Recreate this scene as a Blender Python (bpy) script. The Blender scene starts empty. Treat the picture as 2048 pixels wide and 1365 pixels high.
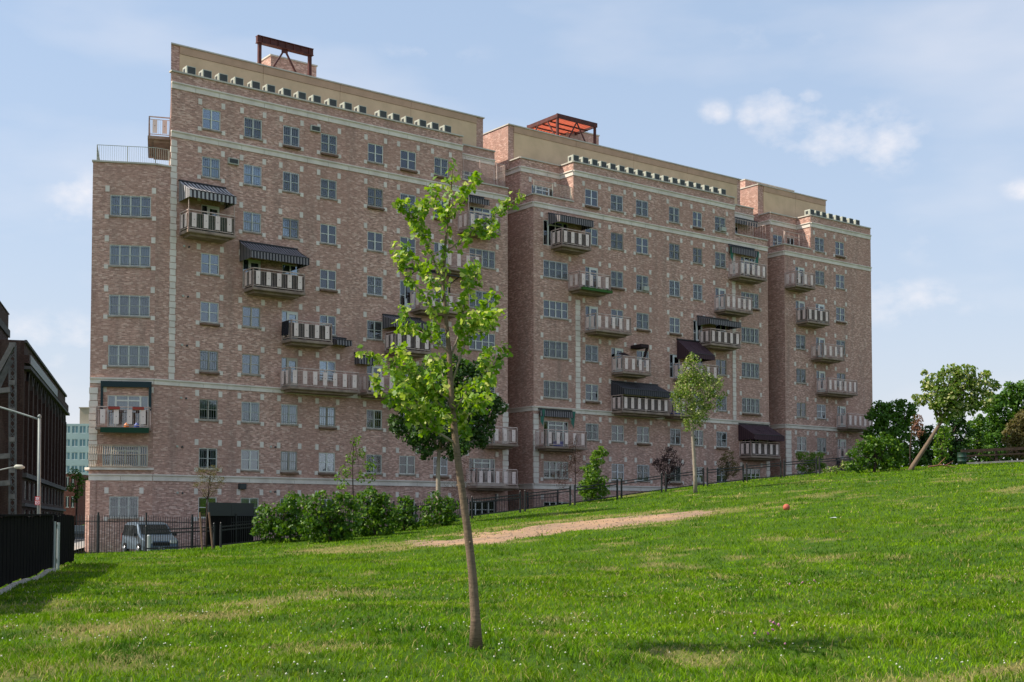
import bpy, bmesh, math, random
import numpy as np
from mathutils import Vector, Matrix
random.seed(7); RS = np.random.RandomState(11)
R = math.radians
scene = bpy.context.scene
COL = scene.collection

# ---------------------------------------------------------------- camera
F, PITCH, HY = 2550.0, R(2.5), 1047.0           # focal length in photo pixels, tilt, horizon row
PPY = HY - F*math.tan(PITCH)
cam_d = bpy.data.cameras.new('camera'); cam = bpy.data.objects.new('camera', cam_d); COL.objects.link(cam)
cam.location = (0, 0, 0); cam.rotation_euler = (R(90)+PITCH, 0, 0)
cam_d.sensor_width = 36; cam_d.lens = F/2048*36; cam_d.shift_y = (PPY-682.5)/2048
cam_d.clip_start = .1; cam_d.clip_end = 6000
scene.camera = cam

# ---------------------------------------------------------------- sky, sun, exposure
SUN_EL = R(46); sdx, sdy = -.991, -.131
world = bpy.data.worlds.new('World'); scene.world = world; world.use_nodes = True
nt = world.node_tree; nt.nodes.clear(); N = nt.nodes.new; LK = nt.links.new
wo = N('ShaderNodeOutputWorld'); bg = N('ShaderNodeBackground'); LK(bg.outputs[0], wo.inputs[0])
bg.inputs['Strength'].default_value = .125
sky = N('ShaderNodeTexSky'); sky.sky_type = 'NISHITA'; sky.sun_disc = False
sky.sun_elevation = SUN_EL; sky.sun_rotation = math.atan2(sdx, sdy) % (2*math.pi)
sky.air_density = 1.0; sky.dust_density = 1.2; sky.ozone_density = 1.2
tc = N('ShaderNodeTexCoord')
sep = N('ShaderNodeSeparateXYZ'); LK(tc.outputs['Generated'], sep.inputs[0])
def wm(op, a, b=None, clamp=False):
    m = N('ShaderNodeMath'); m.operation = op; m.use_clamp = clamp
    for i, v in enumerate((a, b)):
        if v is None: continue
        if isinstance(v, (int, float)): m.inputs[i].default_value = v
        else: LK(v, m.inputs[i])
    return m.outputs[0]
def wmix(f, a, b):
    m = N('ShaderNodeMix'); m.data_type = 'RGBA'
    for i, v in ((0, f), (6, a), (7, b)):
        if isinstance(v, tuple): m.inputs[i].default_value = (*v, 1)
        elif isinstance(v, (int, float)): m.inputs[i].default_value = v
        else: LK(v, m.inputs[i])
    return m.outputs[2]
el = wm('MAXIMUM', sep.outputs[2], 0.0)
hz = wm('POWER', wm('SUBTRACT', 1.0, el, True), 5.0)                       # haze towards the horizon
base_sky = wmix(wm('ADD', wm('MULTIPLY', hz, .36), .62), sky.outputs[0], wmix(hz, (2.35, 3.05, 4.05), (3.9, 3.85, 4.0)))
yy = wm('MAXIMUM', sep.outputs[1], .05)
gx = wm('DIVIDE', sep.outputs[0], yy); gz_ = wm('DIVIDE', sep.outputs[2], yy)
nz = N('ShaderNodeTexNoise'); nz.inputs['Scale'].default_value = 26; nz.inputs['Detail'].default_value = 7; nz.inputs['Roughness'].default_value = .58
mp = N('ShaderNodeMapping'); mp.inputs['Scale'].default_value = (1, 1, 1.6); LK(tc.outputs['Generated'], mp.inputs[0]); LK(mp.outputs[0], nz.inputs['Vector'])
def cloud(px, py, rx, ry, amp):                                           # a cumulus in that direction of the sky
    cx, cz = (px-1024)/F, (HY-py)/F
    a = wm('DIVIDE', wm('SUBTRACT', gx, cx), rx/F); b = wm('DIVIDE', wm('SUBTRACT', gz_, cz), ry/F)
    r2 = wm('ADD', wm('MULTIPLY', a, a), wm('MULTIPLY', b, b))
    e = wm('MULTIPLY', wm('POWER', 2.718, wm('MULTIPLY', r2, -1.0)), amp)
    return e
tot = None
for c in [(1690, 262, 150, 62, .95), (1760, 285, 90, 50, .9), (1600, 240, 90, 50, .7), (1560, 205, 66, 40, .8), (1437, 217, 32, 26, .75), (1505, 222, 28, 36, .75), (1627, 182, 30, 18, .6), (1790, 300, 60, 30, .6),
          (150, 395, 60, 50, 1.0), (1795, 600, 130, 45, .75), (2060, 372, 36, 20, .9), (60, 680, 190, 60, .55),
          (850, 95, 130, 32, .28), (1500, 60, 300, 30, .22), (1880, 480, 120, 60, .25)]:
    e = cloud(*c); tot = e if tot is None else wm('MAXIMUM', tot, e)
wisp = N('ShaderNodeTexNoise'); wisp.inputs['Scale'].default_value = 3.1; wisp.inputs['Detail'].default_value = 5
mp2 = N('ShaderNodeMapping'); mp2.inputs['Scale'].default_value = (1, 1, 3.2); LK(tc.outputs['Generated'], mp2.inputs[0]); LK(mp2.outputs[0], wisp.inputs['Vector'])
body = wm('MULTIPLY', wm('SUBTRACT', wm('ADD', tot, wm('MULTIPLY', wm('SUBTRACT', nz.outputs[0], .5), 3.3)), .27), .85, True)
body = wm('MULTIPLY', body, wm('MULTIPLY', wm('SUBTRACT', tot, .06), 3.0, True), True)
mask = wm('ADD', wm('MULTIPLY', body, .62), wm('MULTIPLY', wm('SUBTRACT', wisp.outputs[0], .46, True), 1.5), True)
LK(wmix(mask, base_sky, (5.2, 4.95, 4.95)), bg.inputs['Color'])

sun_d = bpy.data.lights.new('sun', 'SUN'); sun_d.energy = 4.0; sun_d.angle = R(.55); sun_d.color = (1, .91, .78)
sun = bpy.data.objects.new('sun', sun_d); COL.objects.link(sun)
sv = Vector((sdx*math.cos(SUN_EL), sdy*math.cos(SUN_EL), math.sin(SUN_EL)))
sun.rotation_euler = sv.to_track_quat('Z', 'Y').to_euler()
scene.render.engine = 'CYCLES'
vs = scene.view_settings; vs.view_transform = 'Standard'; vs.look = 'None'; vs.gamma = 1; vs.exposure = 0.70; vs.use_curve_mapping = False
scene.cycles.max_bounces = 6; scene.cycles.transparent_max_bounces = 12
scene.cycles.diffuse_bounces = 3; scene.cycles.caustics_reflective = False; scene.cycles.caustics_refractive = False

# ---------------------------------------------------------------- places: photo direction -> point, facade frame
cp, sp_ = math.cos(PITCH), math.sin(PITCH)
def ray(px, py):
    x = (px-1024)/F; y = -(py-PPY)/F
    return Vector((x, cp - y*sp_, sp_ + y*cp))
def at(px, py, Y):
    r = ray(px, py); return r*(Y/r.y)
TH = R(52.5); DV = Vector((math.sin(TH), math.cos(TH), 0)); NV = Vector((math.cos(TH), -math.sin(TH), 0)); DF = 69.48; U0 = 28.645
P0 = DV*U0 - NV*DF                                   # left end of the tall block's facade
ROTF = R(90)-TH
def fac(u, q, z=0):                                  # facade coordinates: along, out towards the lawn, up
    p = P0 + DV*u + NV*q; return Vector((p.x, p.y, z))
XS = [-60, 0, 10, 18, 25, 33, 41.4, 47, 52, 57, 66, 75, 90, 120, 160, 400]
ZS = [-1.6, -1.6, -1.55, -1.45, -1.23, -.5, .38, .98, 1.6, 2.2, 3.05, 3.8, 4.6, 5.4, 6, 6]
def ss(a, b, x):
    t = np.clip((x-a)/(b-a), 0, 1); return t*t*(3-2*t)
def G(x, y):
    s = x*DV.x + y*DV.y; q = x*NV.x + y*NV.y + DF
    z = (np.interp(s-1, XS, ZS)+np.interp(s+1, XS, ZS)+np.interp(s, XS, ZS))/3
    lane = np.interp(s-U0, [-60, 0, 10, 60, 200], [-1.72, -1.7, -.9, 2.6, 6])
    w = ss(11.5, 8.8, q); z = z*(1-w)+lane*w
    m = (x+23.7)+.278*(y-71.3)
    w = ss(3, -1, m)*ss(12, 9, q); z = z*(1-w)+(-1.75)*w
    near = ss(70, 30, y)
    return z + near*.035*(np.sin(x*1.3+y*.5)+np.sin(y*.9-x*.4)+.6*np.sin(x*2.9)*np.cos(y*2.1))
def gz(x, y): return float(G(np.float64(x), np.float64(y)))
def ground_at(px, py):                               # the spot of ground seen in that direction
    r = ray(px, py); r = r/r.y; Y = 10.0
    while Y < 260:
        if r.z*Y <= gz(r.x*Y, Y): pass
        if r.z*Y < gz(r.x*Y, Y):
            return Vector((r.x*Y, Y, gz(r.x*Y, Y)))
        Y += .05
    return Vector((r.x*100, 100, gz(r.x*100, 100)))
def on_ground(px, Y): x = (px-1024)/F*Y; return Vector((x, Y, gz(x, Y)))

# ---------------------------------------------------------------- object helpers
def new_obj(name, data, parent=None, mats=None, kind=None, label=None, cat=None, group=None, loc=None, rz=0):
    o = bpy.data.objects.new(name, data); COL.objects.link(o)
    if parent: o.parent = parent
    if loc is not None: o.location = loc
    if rz: o.rotation_euler = (0, 0, rz)
    if mats and data is not None and len(data.materials) == 0:
        for m in mats: data.materials.append(m)
    if kind: o['kind'] = kind
    if label: o['label'] = label
    if cat: o['category'] = cat
    if group: o['group'] = group
    return o
def thing(name, label, cat, loc=(0, 0, 0), rz=0, group=None):
    return new_obj(name, None, None, None, None, label, cat, group, loc, rz)
class MB:
    def __init__(s): s.v = []; s.f = []; s.m = []
    def quad(s, a, b, c, d, m=0):
        i = len(s.v); s.v += [tuple(a), tuple(b), tuple(c), tuple(d)]; s.f.append((i, i+1, i+2, i+3)); s.m.append(m)
    def poly(s, pts, m=0):
        i = len(s.v); s.v += [tuple(p) for p in pts]; s.f.append(tuple(range(i, i+len(pts)))); s.m.append(m)
    def box(s, x0, x1, y0, y1, z0, z1, m=0):
        i = len(s.v)
        s.v += [(x0, y0, z0), (x1, y0, z0), (x1, y1, z0), (x0, y1, z0), (x0, y0, z1), (x1, y0, z1), (x1, y1, z1), (x0, y1, z1)]
        for f in ((0, 3, 2, 1), (4, 5, 6, 7), (0, 1, 5, 4), (1, 2, 6, 5), (2, 3, 7, 6), (3, 0, 4, 7)):
            s.f.append(tuple(i+k for k in f)); s.m.append(m)
    def prism(s, pts, z0, z1, m=0, top=None):        # pts counter-clockwise seen from above
        n = len(pts)
        for k in range(n):
            a, b = pts[k], pts[(k+1) % n]
            s.quad((*a, z0), (*b, z0), (*b, z1), (*a, z1), m)
        s.poly([(*p, z1) for p in pts], m if top is None else top); s.poly([(*p, z0) for p in reversed(pts)], m)
    def bar(s, a, b, w, h=None, m=0):                # rectangular bar between two points
        a, b = Vector(a), Vector(b); h = h or w; d = (b-a).normalized()
        up = Vector((0, 0, 1)) if abs(d.z) < .9 else Vector((0, 1, 0))
        x = d.cross(up).normalized()*w/2; y = x.cross(d).normalized()*h/2
        i = len(s.v)
        for p in (a, b):
            for q in (-x-y, x-y, x+y, -x+y): s.v.append(tuple(p+q))
        for f in ((0, 1, 5, 4), (1, 2, 6, 5), (2, 3, 7, 6), (3, 0, 4, 7), (0, 3, 2, 1), (4, 5, 6, 7)):
            s.f.append(tuple(i+k for k in f)); s.m.append(m)
    def tube(s, pts, rad, n=8, m=0, cap=True):
        pts = [Vector(p) for p in pts]; rings = []
        for k, p in enumerate(pts):
            d = (pts[min(k+1, len(pts)-1)]-pts[max(k-1, 0)]).normalized()
            up = Vector((0, 1, 0)) if abs(d.y) < .8 else Vector((1, 0, 0))
            x = d.cross(up).normalized(); y = x.cross(d)
            r = rad[k] if hasattr(rad, '__len__') else rad
            i = len(s.v); rings.append(i)
            for j in range(n):
                t = 2*math.pi*j/n; s.v.append(tuple(p + (x*math.cos(t)+y*math.sin(t))*r))
        for k in range(len(rings)-1):
            for j in range(n):
                a, b = rings[k], rings[k+1]
                s.f.append((a+j, a+(j+1) % n, b+(j+1) % n, b+j)); s.m.append(m)
        if cap:
            s.f.append(tuple(rings[-1]+j for j in range(n))); s.m.append(m)
            s.f.append(tuple(rings[0]+j for j in reversed(range(n)))); s.m.append(m)
    def mesh(s, name='part', smooth=False):
        me = bpy.data.meshes.new(name); me.from_pydata(s.v, [], s.f)
        me.polygons.foreach_set('material_index', s.m)
        if smooth: me.polygons.foreach_set('use_smooth', [True]*len(s.f))
        me.update(); return me
def put(name, mb, mats, parent=None, smooth=False, **k):
    if not isinstance(mats, (list, tuple)): mats = [mats]
    return new_obj(name, mb.mesh(name, smooth) if isinstance(mb, MB) else mb, parent, mats, **k)

def big_mesh(name, V, Fc, attr=None, smooth=False):  # numpy arrays: verts Nx3, faces Mxk; attr: dict of per-vertex floats
    me = bpy.data.meshes.new(name); k = Fc.shape[1]
    me.vertices.add(len(V)); me.vertices.foreach_set('co', np.ascontiguousarray(V, dtype=np.float32).ravel())
    me.loops.add(Fc.size); me.loops.foreach_set('vertex_index', np.ascontiguousarray(Fc, dtype=np.int32).ravel())
    me.polygons.add(len(Fc)); me.polygons.foreach_set('loop_start', np.arange(0, Fc.size, k, dtype=np.int32))
    if smooth: me.polygons.foreach_set('use_smooth', np.ones(len(Fc), dtype=bool))
    me.update(calc_edges=True)
    for n_, a in (attr or {}).items():
        at_ = me.attributes.new(n_, 'FLOAT', 'POINT'); at_.data.foreach_set('value', np.ascontiguousarray(a, dtype=np.float32))
    return me

# ---------------------------------------------------------------- materials
def mat(name, col=(.5, .5, .5), rough=.8, metal=0, spec=.3):
    m = bpy.data.materials.new(name); m.use_nodes = True; b = m.node_tree.nodes['Principled BSDF']
    b.inputs['Base Color'].default_value = (*col, 1); b.inputs['Roughness'].default_value = rough
    b.inputs['Metallic'].default_value = metal; b.inputs['Specular IOR Level'].default_value = spec
    m.diffuse_color = (*col, 1); return m
class NT:
    def __init__(s, m): s.m = m; s.t = m.node_tree; s.b = s.t.nodes['Principled BSDF']
    def n(s, ty, **k):
        o = s.t.nodes.new(ty)
        for a, v in k.items(): setattr(o, a, v)
        return o
    def l(s, a, b): s.t.links.new(a, b)
    def math(s, op, a, b=None, clamp=False):
        m = s.n('ShaderNodeMath', operation=op, use_clamp=clamp)
        for i, v in enumerate((a, b)):
            if v is None: continue
            if isinstance(v, (int, float)): m.inputs[i].default_value = v
            else: s.l(v, m.inputs[i])
        return m.outputs[0]
    def mix(s, f, a, b, blend='MIX'):
        m = s.n('ShaderNodeMix', data_type='RGBA', blend_type=blend)
        for i, v in ((0, f), (6, a), (7, b)):
            if isinstance(v, tuple): m.inputs[i].default_value = (*v, 1)
            elif isinstance(v, (int, float)): m.inputs[i].default_value = v
            else: s.l(v, m.inputs[i])
        return m.outputs[2]
    def noise(s, scale, detail=4, rough=.5, vec=None, sc=None):
        o = s.n('ShaderNodeTexNoise'); o.inputs['Scale'].default_value = scale; o.inputs['Detail'].default_value = detail; o.inputs['Roughness'].default_value = rough
        if vec is not None:
            if sc:
                mp = s.n('ShaderNodeMapping'); mp.inputs['Scale'].default_value = sc; s.l(vec, mp.inputs[0]); vec = mp.outputs[0]
            s.l(vec, o.inputs['Vector'])
        return o.outputs[0]
    def ramp(s, f, a, b):                            # 0..1 between a and b
        r = s.n('ShaderNodeMapRange'); r.inputs[1].default_value = a; r.inputs[2].default_value = b; s.l(f, r.inputs[0]); return r.outputs[0]
    def obj(s): return s.n('ShaderNodeTexCoord').outputs['Object']
    def pos(s): return s.n('ShaderNodeNewGeometry').outputs['Position']
    def col(s, c): s.l(c, s.b.inputs['Base Color'])
    def bump(s, h, st=.3, d=.02):
        b = s.n('ShaderNodeBump'); b.inputs['Strength'].default_value = st; b.inputs['Distance'].default_value = d; s.l(h, b.inputs['Height']); s.l(b.outputs[0], s.b.inputs['Normal'])
def noisy(name, c1, c2, scale=3, rough=.8, bump=0, metal=0, spec=.3, detail=5, lo=.35, hi=.65, sc=None):
    m = mat(name, c1, rough, metal, spec); t = NT(m); n = t.noise(scale, detail, .55, t.pos(), sc)
    t.col(t.mix(t.ramp(n, lo, hi), c1, c2))
    if bump: t.bump(n, bump)
    return m

def brick_mat(name, cols, mortar, bw=.24, bh=.08, streak=1.0, pale=(.82, .60, .49)):
    m = mat(name, cols[0], .9, 0, .15); t = NT(m); o = t.obj()
    ge = t.n('ShaderNodeNewGeometry'); cr_ = t.n('ShaderNodeVectorMath', operation='CROSS_PRODUCT'); cr_.inputs[0].default_value = (0, 0, 1); t.l(ge.outputs['True Normal'], cr_.inputs[1])
    dt = t.n('ShaderNodeVectorMath', operation='DOT_PRODUCT'); t.l(ge.outputs['Position'], dt.inputs[0]); t.l(cr_.outputs[0], dt.inputs[1])   # distance along the wall, whatever way it faces
    sp = t.n('ShaderNodeSeparateXYZ'); t.l(ge.outputs['Position'], sp.inputs[0])
    cb = t.n('ShaderNodeCombineXYZ'); t.l(dt.outputs['Value'], cb.inputs[0]); t.l(sp.outputs[2], cb.inputs[1])
    v = cb.outputs[0]
    bt = t.n('ShaderNodeTexBrick'); t.l(v, bt.inputs['Vector']); bt.offset = .5
    for k, x in (('Scale', 1), ('Mortar Size', .006), ('Mortar Smooth', .3), ('Bias', 0.0), ('Brick Width', bw), ('Row Height', bh)): bt.inputs[k].default_value = x
    bt.inputs['Color1'].default_value = (0, 0, 0, 1); bt.inputs['Color2'].default_value = (1, 1, 1, 1); bt.inputs['Mortar'].default_value = (.5, .5, .5, 1)
    r = t.n('ShaderNodeSeparateColor'); t.l(bt.outputs['Color'], r.inputs[0])
    cr = t.n('ShaderNodeValToRGB'); t.l(r.outputs[0], cr.inputs[0]); cr.color_ramp.interpolation = 'LINEAR'
    e = cr.color_ramp.elements; e[0].position = 0; e[0].color = (*cols[0], 1); e[1].position = 1; e[1].color = (*cols[-1], 1)
    for i, c in enumerate(cols[1:-1]):
        x = e.new((i+1)/(len(cols)-1)); x.color = (*c, 1)
    # runs of darker and paler courses, patches where the wall was rebuilt
    sn = t.noise(1.0, 4, .7, v, (3.2, 17.0, 1)); big = t.noise(.22, 3, .5, v, (1, .7, 1)); course = t.noise(1, 2, .5, v, (.12, 11, 1))
    c = t.mix(t.ramp(sn, .42, .66), cr.outputs[0], tuple(x*.5 for x in cols[1]))
    c2 = t.mix(t.math('MULTIPLY', t.ramp(sn, .45, .30), .65), c, cols[-1])
    c3 = t.mix(t.math('MULTIPLY', t.ramp(course, .52, .72), .32*streak), c2, tuple(x*.5 for x in cols[0]))
    c4 = t.mix(t.math('MULTIPLY', bt.outputs['Fac'], .8), c3, mortar)
    c5 = t.mix(t.math('MULTIPLY', t.ramp(big, .42, .60), .5), c4, tuple(x*.78 for x in cols[1]))
    hi = t.math('GREATER_THAN', r.outputs[0], .88)
    c6 = t.mix(t.math('MULTIPLY', hi, .30), c5, pale)
    grime = t.noise(.5, 5, .6, v, (2.2, .25, 1)); fine = t.noise(9, 2, .5, v)
    c6 = t.mix(t.math('MULTIPLY', t.ramp(grime, .50, .74), .45), c6, (.16, .12, .1))
    t.col(t.mix(t.ramp(fine, .3, .7), c6, t.mix(.22, c6, pale)))
    t.bump(t.math('SUBTRACT', t.math('MULTIPLY', sn, .6), bt.outputs['Fac']), .6, .012)
    return m
M = {}
M['brick'] = brick_mat('brick', [(.30, .158, .126), (.53, .293, .228), (.68, .40, .315), (.88, .60, .49)], (.56, .39, .315), .2, .075)
M['stone'] = noisy('pale cast stone', (.80, .72, .63), (.64, .57, .50), 1.2, .8, .1)
M['coping'] = noisy('stone coping', (.60, .55, .47), (.46, .43, .37), .8, .8)
M['stone_dirty'] = noisy('weathered concrete', (.36, .27, .21), (.22, .16, .13), 1.8, .9, .3, sc=(1, 1, .5))
M['frame_pale'] = mat('pale window frame', (.66, .67, .60), .5)
M['frame_white'] = mat('white window frame', (.72, .74, .74), .45)
M['frame_beige'] = mat('beige window frame', (.42, .38, .30), .55)
M['sill'] = noisy('sill stone', (.42, .38, .32), (.26, .21, .17), 3, .85)
M['tray'] = noisy('brown window tray', (.22, .13, .085), (.13, .08, .055), 4, .9)
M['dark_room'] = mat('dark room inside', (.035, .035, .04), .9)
M['black_iron'] = mat('black painted iron', (.018, .018, .02), .45, 0, .4)
M['rail_pink'] = noisy('faded pink railing paint', (.66, .52, .46), (.50, .36, .31), 6, .6)
M['panel_pink'] = noisy('pale pink panel', (.86, .71, .65), (.74, .58, .52), 1.3, .55)
M['emblem'] = mat('small brown emblem', (.20, .12, .10), .7)
M['mesh_dark'] = mat('dark privacy mesh', (.03, .028, .028), .9)
M['mesh_green'] = mat('green black privacy mesh', (.015, .035, .02), .9)
M['beige_panel'] = noisy('beige stucco', (.70, .50, .32), (.60, .43, .27), .9, .9, .15, detail=8)
M['beige_fascia'] = noisy('darker beige stucco', (.54, .35, .235), (.46, .30, .20), 1.4, .9, .1)
M['metal_pale'] = mat('pale casing', (.44, .45, .38), .6)
M['metal_dark'] = mat('dark coil grille', (.05, .055, .055), .6)
M['coil'] = mat('grille slat', (.11, .12, .12), .5)
M['steel_red'] = noisy('rust red steel', (.11, .03, .022), (.06, .018, .015), 3, .6)
M['steel_red_lit'] = noisy('sunlit toned red steel', (.50, .10, .045), (.38, .07, .035), 1.5, .6)  # brighter copy of the red steel, sunlight put into the joists' colour
M['roof'] = mat('roof felt', (.12, .12, .12), .95)
M['curtain'] = noisy('sheer curtain', (.40, .42, .41), (.30, .32, .32), 1, .9)
M['curtain_white'] = noisy('white curtain', (.72, .72, .68), (.58, .58, .55), 1, .9)
M['blind'] = noisy('window blind', (.46, .47, .45), (.38, .39, .38), 2, .8)
M['curtain_tan'] = noisy('tan curtain', (.33, .27, .20), (.24, .19, .14), 1, .9)
M['bars'] = mat('window guard bars', (.30, .32, .30), .6)
def glass_mat(name, tint, fac):
    m = bpy.data.materials.new(name); m.use_nodes = True; t = m.node_tree; t.nodes.clear()
    o = t.nodes.new('ShaderNodeOutputMaterial'); mx = t.nodes.new('ShaderNodeMixShader'); tr = t.nodes.new('ShaderNodeBsdfTransparent'); gl = t.nodes.new('ShaderNodeBsdfGlossy')
    tr.inputs[0].default_value = (*tint, 1); gl.inputs['Roughness'].default_value = .03; gl.inputs[0].default_value = (.9, .95, 1, 1)
    lw = t.nodes.new('ShaderNodeLayerWeight'); lw.inputs[0].default_value = fac
    t.links.new(lw.outputs['Fresnel'], mx.inputs[0]); t.links.new(tr.outputs[0], mx.inputs[1]); t.links.new(gl.outputs[0], mx.inputs[2]); t.links.new(mx.outputs[0], o.inputs[0])
    m.diffuse_color = (.3, .4, .45, 1); return m
M['glass'] = glass_mat('window glass', (.74, .80, .83), .50)
def stripe_mat(name, c1, c2, period):
    m = mat(name, c1, .85); t = NT(m); sp = t.n('ShaderNodeSeparateXYZ'); t.l(t.obj(), sp.inputs[0])
    u = t.n('ShaderNodeAttribute'); u.attribute_name = 'stripe'
    f = t.math('FRACT', t.math('DIVIDE', u.outputs['Fac'], period)); t.col(t.mix(t.math('GREATER_THAN', f, .5), c1, c2)); return m
M['awn_grey'] = stripe_mat('grey striped canvas', (.42, .40, .40), (.05, .045, .05), .25)
M['awn_dark'] = stripe_mat('dark striped canvas', (.22, .20, .205), (.03, .028, .034), .2)
M['awn_black'] = stripe_mat('near black canvas', (.085, .08, .085), (.026, .026, .031), .2)
M['awn_green'] = mat('green canvas', (.05, .16, .12), .85)
M['awn_maroon'] = stripe_mat('maroon canvas', (.075, .04, .045), (.045, .022, .03), .2)
def leaf_mat(name, c1, c2, c3=None, trans=.35, spec=.35, rough=.5, lo=.82):
    m = mat(name, c1, rough, 0, spec); t = NT(m); a = t.n('ShaderNodeAttribute'); a.attribute_name = 'rnd'
    c = t.mix(a.outputs['Fac'], c1, c2)
    if c3: c = t.mix(t.ramp(a.outputs['Fac'], lo, lo+.13), c, c3)
    n = t.noise(1.3, 3, .5, t.pos()); c = t.mix(t.math('MULTIPLY', t.ramp(n, .35, .65), .35), c, tuple(x*.55 for x in c1)); t.col(c)
    tl = t.n('ShaderNodeBsdfTranslucent'); hs = t.mix(.5, c, (min(c2[0]*1.8, 1), min(c2[1]*1.8, 1), c2[2]*.6)); t.l(hs, tl.inputs[0])
    mx = t.n('ShaderNodeMixShader'); mx.inputs[0].default_value = trans
    t.l(t.b.outputs[0], mx.inputs[1]); t.l(tl.outputs[0], mx.inputs[2]); t.l(mx.outputs[0], t.t.nodes['Material Output'].inputs[0]); return m
M['leaf_ginkgo'] = leaf_mat('ginkgo leaf', (.06, .16, .004), (.25, .40, .012), (.62, .64, .14), .42, lo=.70)
M['leaf_dark'] = leaf_mat('dark green leaf', (.020, .062, .010), (.055, .125, .018), (.12, .2, .04), .25)
M['leaf_bush'] = leaf_mat('bush leaf', (.030, .10, .005), (.095, .20, .008), (.20, .30, .02), .33)
M['leaf_silver'] = leaf_mat('silvery leaf', (.07, .15, .012), (.21, .31, .035), (.62, .60, .26), .36, lo=.66)
M['leaf_bright'] = leaf_mat('bright leaf', (.06, .16, .008), (.16, .29, .015), (.30, .40, .05), .38)
M['leaf_mid'] = leaf_mat('mid green leaf', (.045, .125, .010), (.105, .215, .018), None, .32)
M['leaf_purple'] = leaf_mat('purple leaf', (.045, .022, .025), (.09, .045, .045), None, .25)
M['leaf_brown'] = leaf_mat('withered brown leaf', (.16, .07, .04), (.26, .12, .07), None, .25)
M['leaf_olive'] = leaf_mat('olive brown leaf', (.12, .10, .03), (.17, .14, .045), None, .3)
def bark(name, c1, c2, sc=14):
    m = mat(name, c1, .95, 0, .1); t = NT(m); n = t.noise(sc, 6, .7, t.pos(), (1, 1, .35)); w = t.noise(sc*2.2, 3, .6, t.pos(), (.4, .4, 2.2))
    t.col(t.mix(t.ramp(n, .3, .7), c1, t.mix(t.ramp(w, .4, .6), c2, c1))); t.bump(n, .8, .02); return m
M['bark'] = bark('grey brown bark', (.20, .145, .10), (.09, .065, .05))
M['bark_pale'] = bark('pale grey bark', (.33, .28, .22), (.18, .145, .12), 8)
M['bark_dark'] = bark('dark bark', (.07, .05, .04), (.04, .03, .025), 10)
M['wood_stake'] = noisy('weathered stake', (.24, .14, .09), (.15, .09, .06), 8, .9)

# ---------------------------------------------------------------- ground
def seg_field(x, y, poly, w):                        # soft distance to a polyline on the ground
    best = np.full(x.shape, 1e9)
    for (a, b) in zip(poly[:-1], poly[1:]):
        ax, ay, bx, by = a[0], a[1], b[0], b[1]; L = (bx-ax)**2+(by-ay)**2
        t = np.clip(((x-ax)*(bx-ax)+(y-ay)*(by-ay))/L, 0, 1); best = np.minimum(best, np.hypot(x-ax-t*(bx-ax), y-ay-t*(by-ay)))
    return np.exp(-(best/w)**2)
def gpl(pts): return [tuple(ground_at(*p)[:2]) for p in pts]
PATH = gpl([(965, 1079), (1010, 1072), (1080, 1062), (1150, 1053), (1220, 1046), (1262, 1041)])
TAN = [(gpl([(640, 1103), (760, 1098), (880, 1091), (1000, 1073), (1150, 1056), (1300, 1040), (1400, 1026)]), 2.8, .8),
       (gpl([(1400, 1026), (1560, 1005), (1680, 985)]), 1.5, .5),
       (gpl([(900, 1070), (1050, 1050), (1180, 1037), (1330, 1024)]), 1.6, .8),
       (gpl([(160, 1262), (260, 1252), (360, 1240), (470, 1226)]), .9, .75), (gpl([(520, 1205), (620, 1195), (760, 1180)]), 1.1, .6),
       (gpl([(20, 1228), (110, 1222)]), .9, .55), (gpl([(30, 1350), (130, 1340), (230, 1345)]), .45, .7), (gpl([(1980, 1345), (2048, 1335)]), .4, .7),
       (gpl([(1900, 1040), (2000, 1060), (2040, 1075)]), 1.5, .4), (gpl([(560, 1110), (700, 1098)]), 2.0, .4)]
def hashn(x, y, s):                                  # cheap smooth value noise
    xi, yi = np.floor(x/s), np.floor(y/s); fx, fy = x/s-xi, y/s-yi; fx = fx*fx*(3-2*fx); fy = fy*fy*(3-2*fy)
    def h(a, b): t = np.sin(a*127.1+b*311.7)*43758.5453; return t-np.floor(t)
    return (h(xi, yi)*(1-fx)+h(xi+1, yi)*fx)*(1-fy)+(h(xi, yi+1)*(1-fx)+h(xi+1, yi+1)*fx)*fy
def fbm(x, y, s): return .5*hashn(x, y, s)+.28*hashn(x+13, y-7, s*.47)+.22*hashn(x-31, y+17, s*.21)
def bare_dry(x, y):
    n = fbm(x, y, 2.2)
    b = np.clip((seg_field(x, y, PATH, 4.5)*1.12 + (n-.5)*1.0 + (hashn(x, y, .35)-.5)*.5 - .55)*2.4, 0, 1)
    d = np.zeros(x.shape)
    for p, w, a in TAN: d = np.maximum(d, seg_field(x, y, p, w)*a)
    d = np.clip(d*1.25 + (fbm(x+50, y, 1.3)-.5)*1.5 - .40, 0, 1)*.85
    d = np.maximum(d, np.clip((fbm(x+9, y+80, 1.6)-.64)*4, 0, .4))
    return b, d
def axis(parts):
    o = []
    for a, b, st in parts: o += list(np.arange(a, b, st))
    return np.array(o)
gxs = axis([(-1500, -200, 130), (-200, -60, 14), (-60, -26, 1.2), (-26, 46, .45), (46, 90, 2), (90, 200, 14), (200, 1501, 130)])
gys = axis([(-60, 8, 3), (8, 62, .4), (62, 105, .55), (105, 180, 3), (180, 300, 15), (300, 2401, 210)])
X, Y = np.meshgrid(gxs, gys); Z = G(X, Y); b_, d_ = bare_dry(X, Y)
nx, ny = len(gxs), len(gys); idx = np.arange(nx*ny).reshape(ny, nx)
Fg = np.stack([idx[:-1, :-1], idx[:-1, 1:], idx[1:, 1:], idx[1:, :-1]], -1).reshape(-1, 4)
m = mat('lawn soil and turf', (.05, .09, .02), .95, 0, .1); t = NT(m); p = t.pos()
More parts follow.
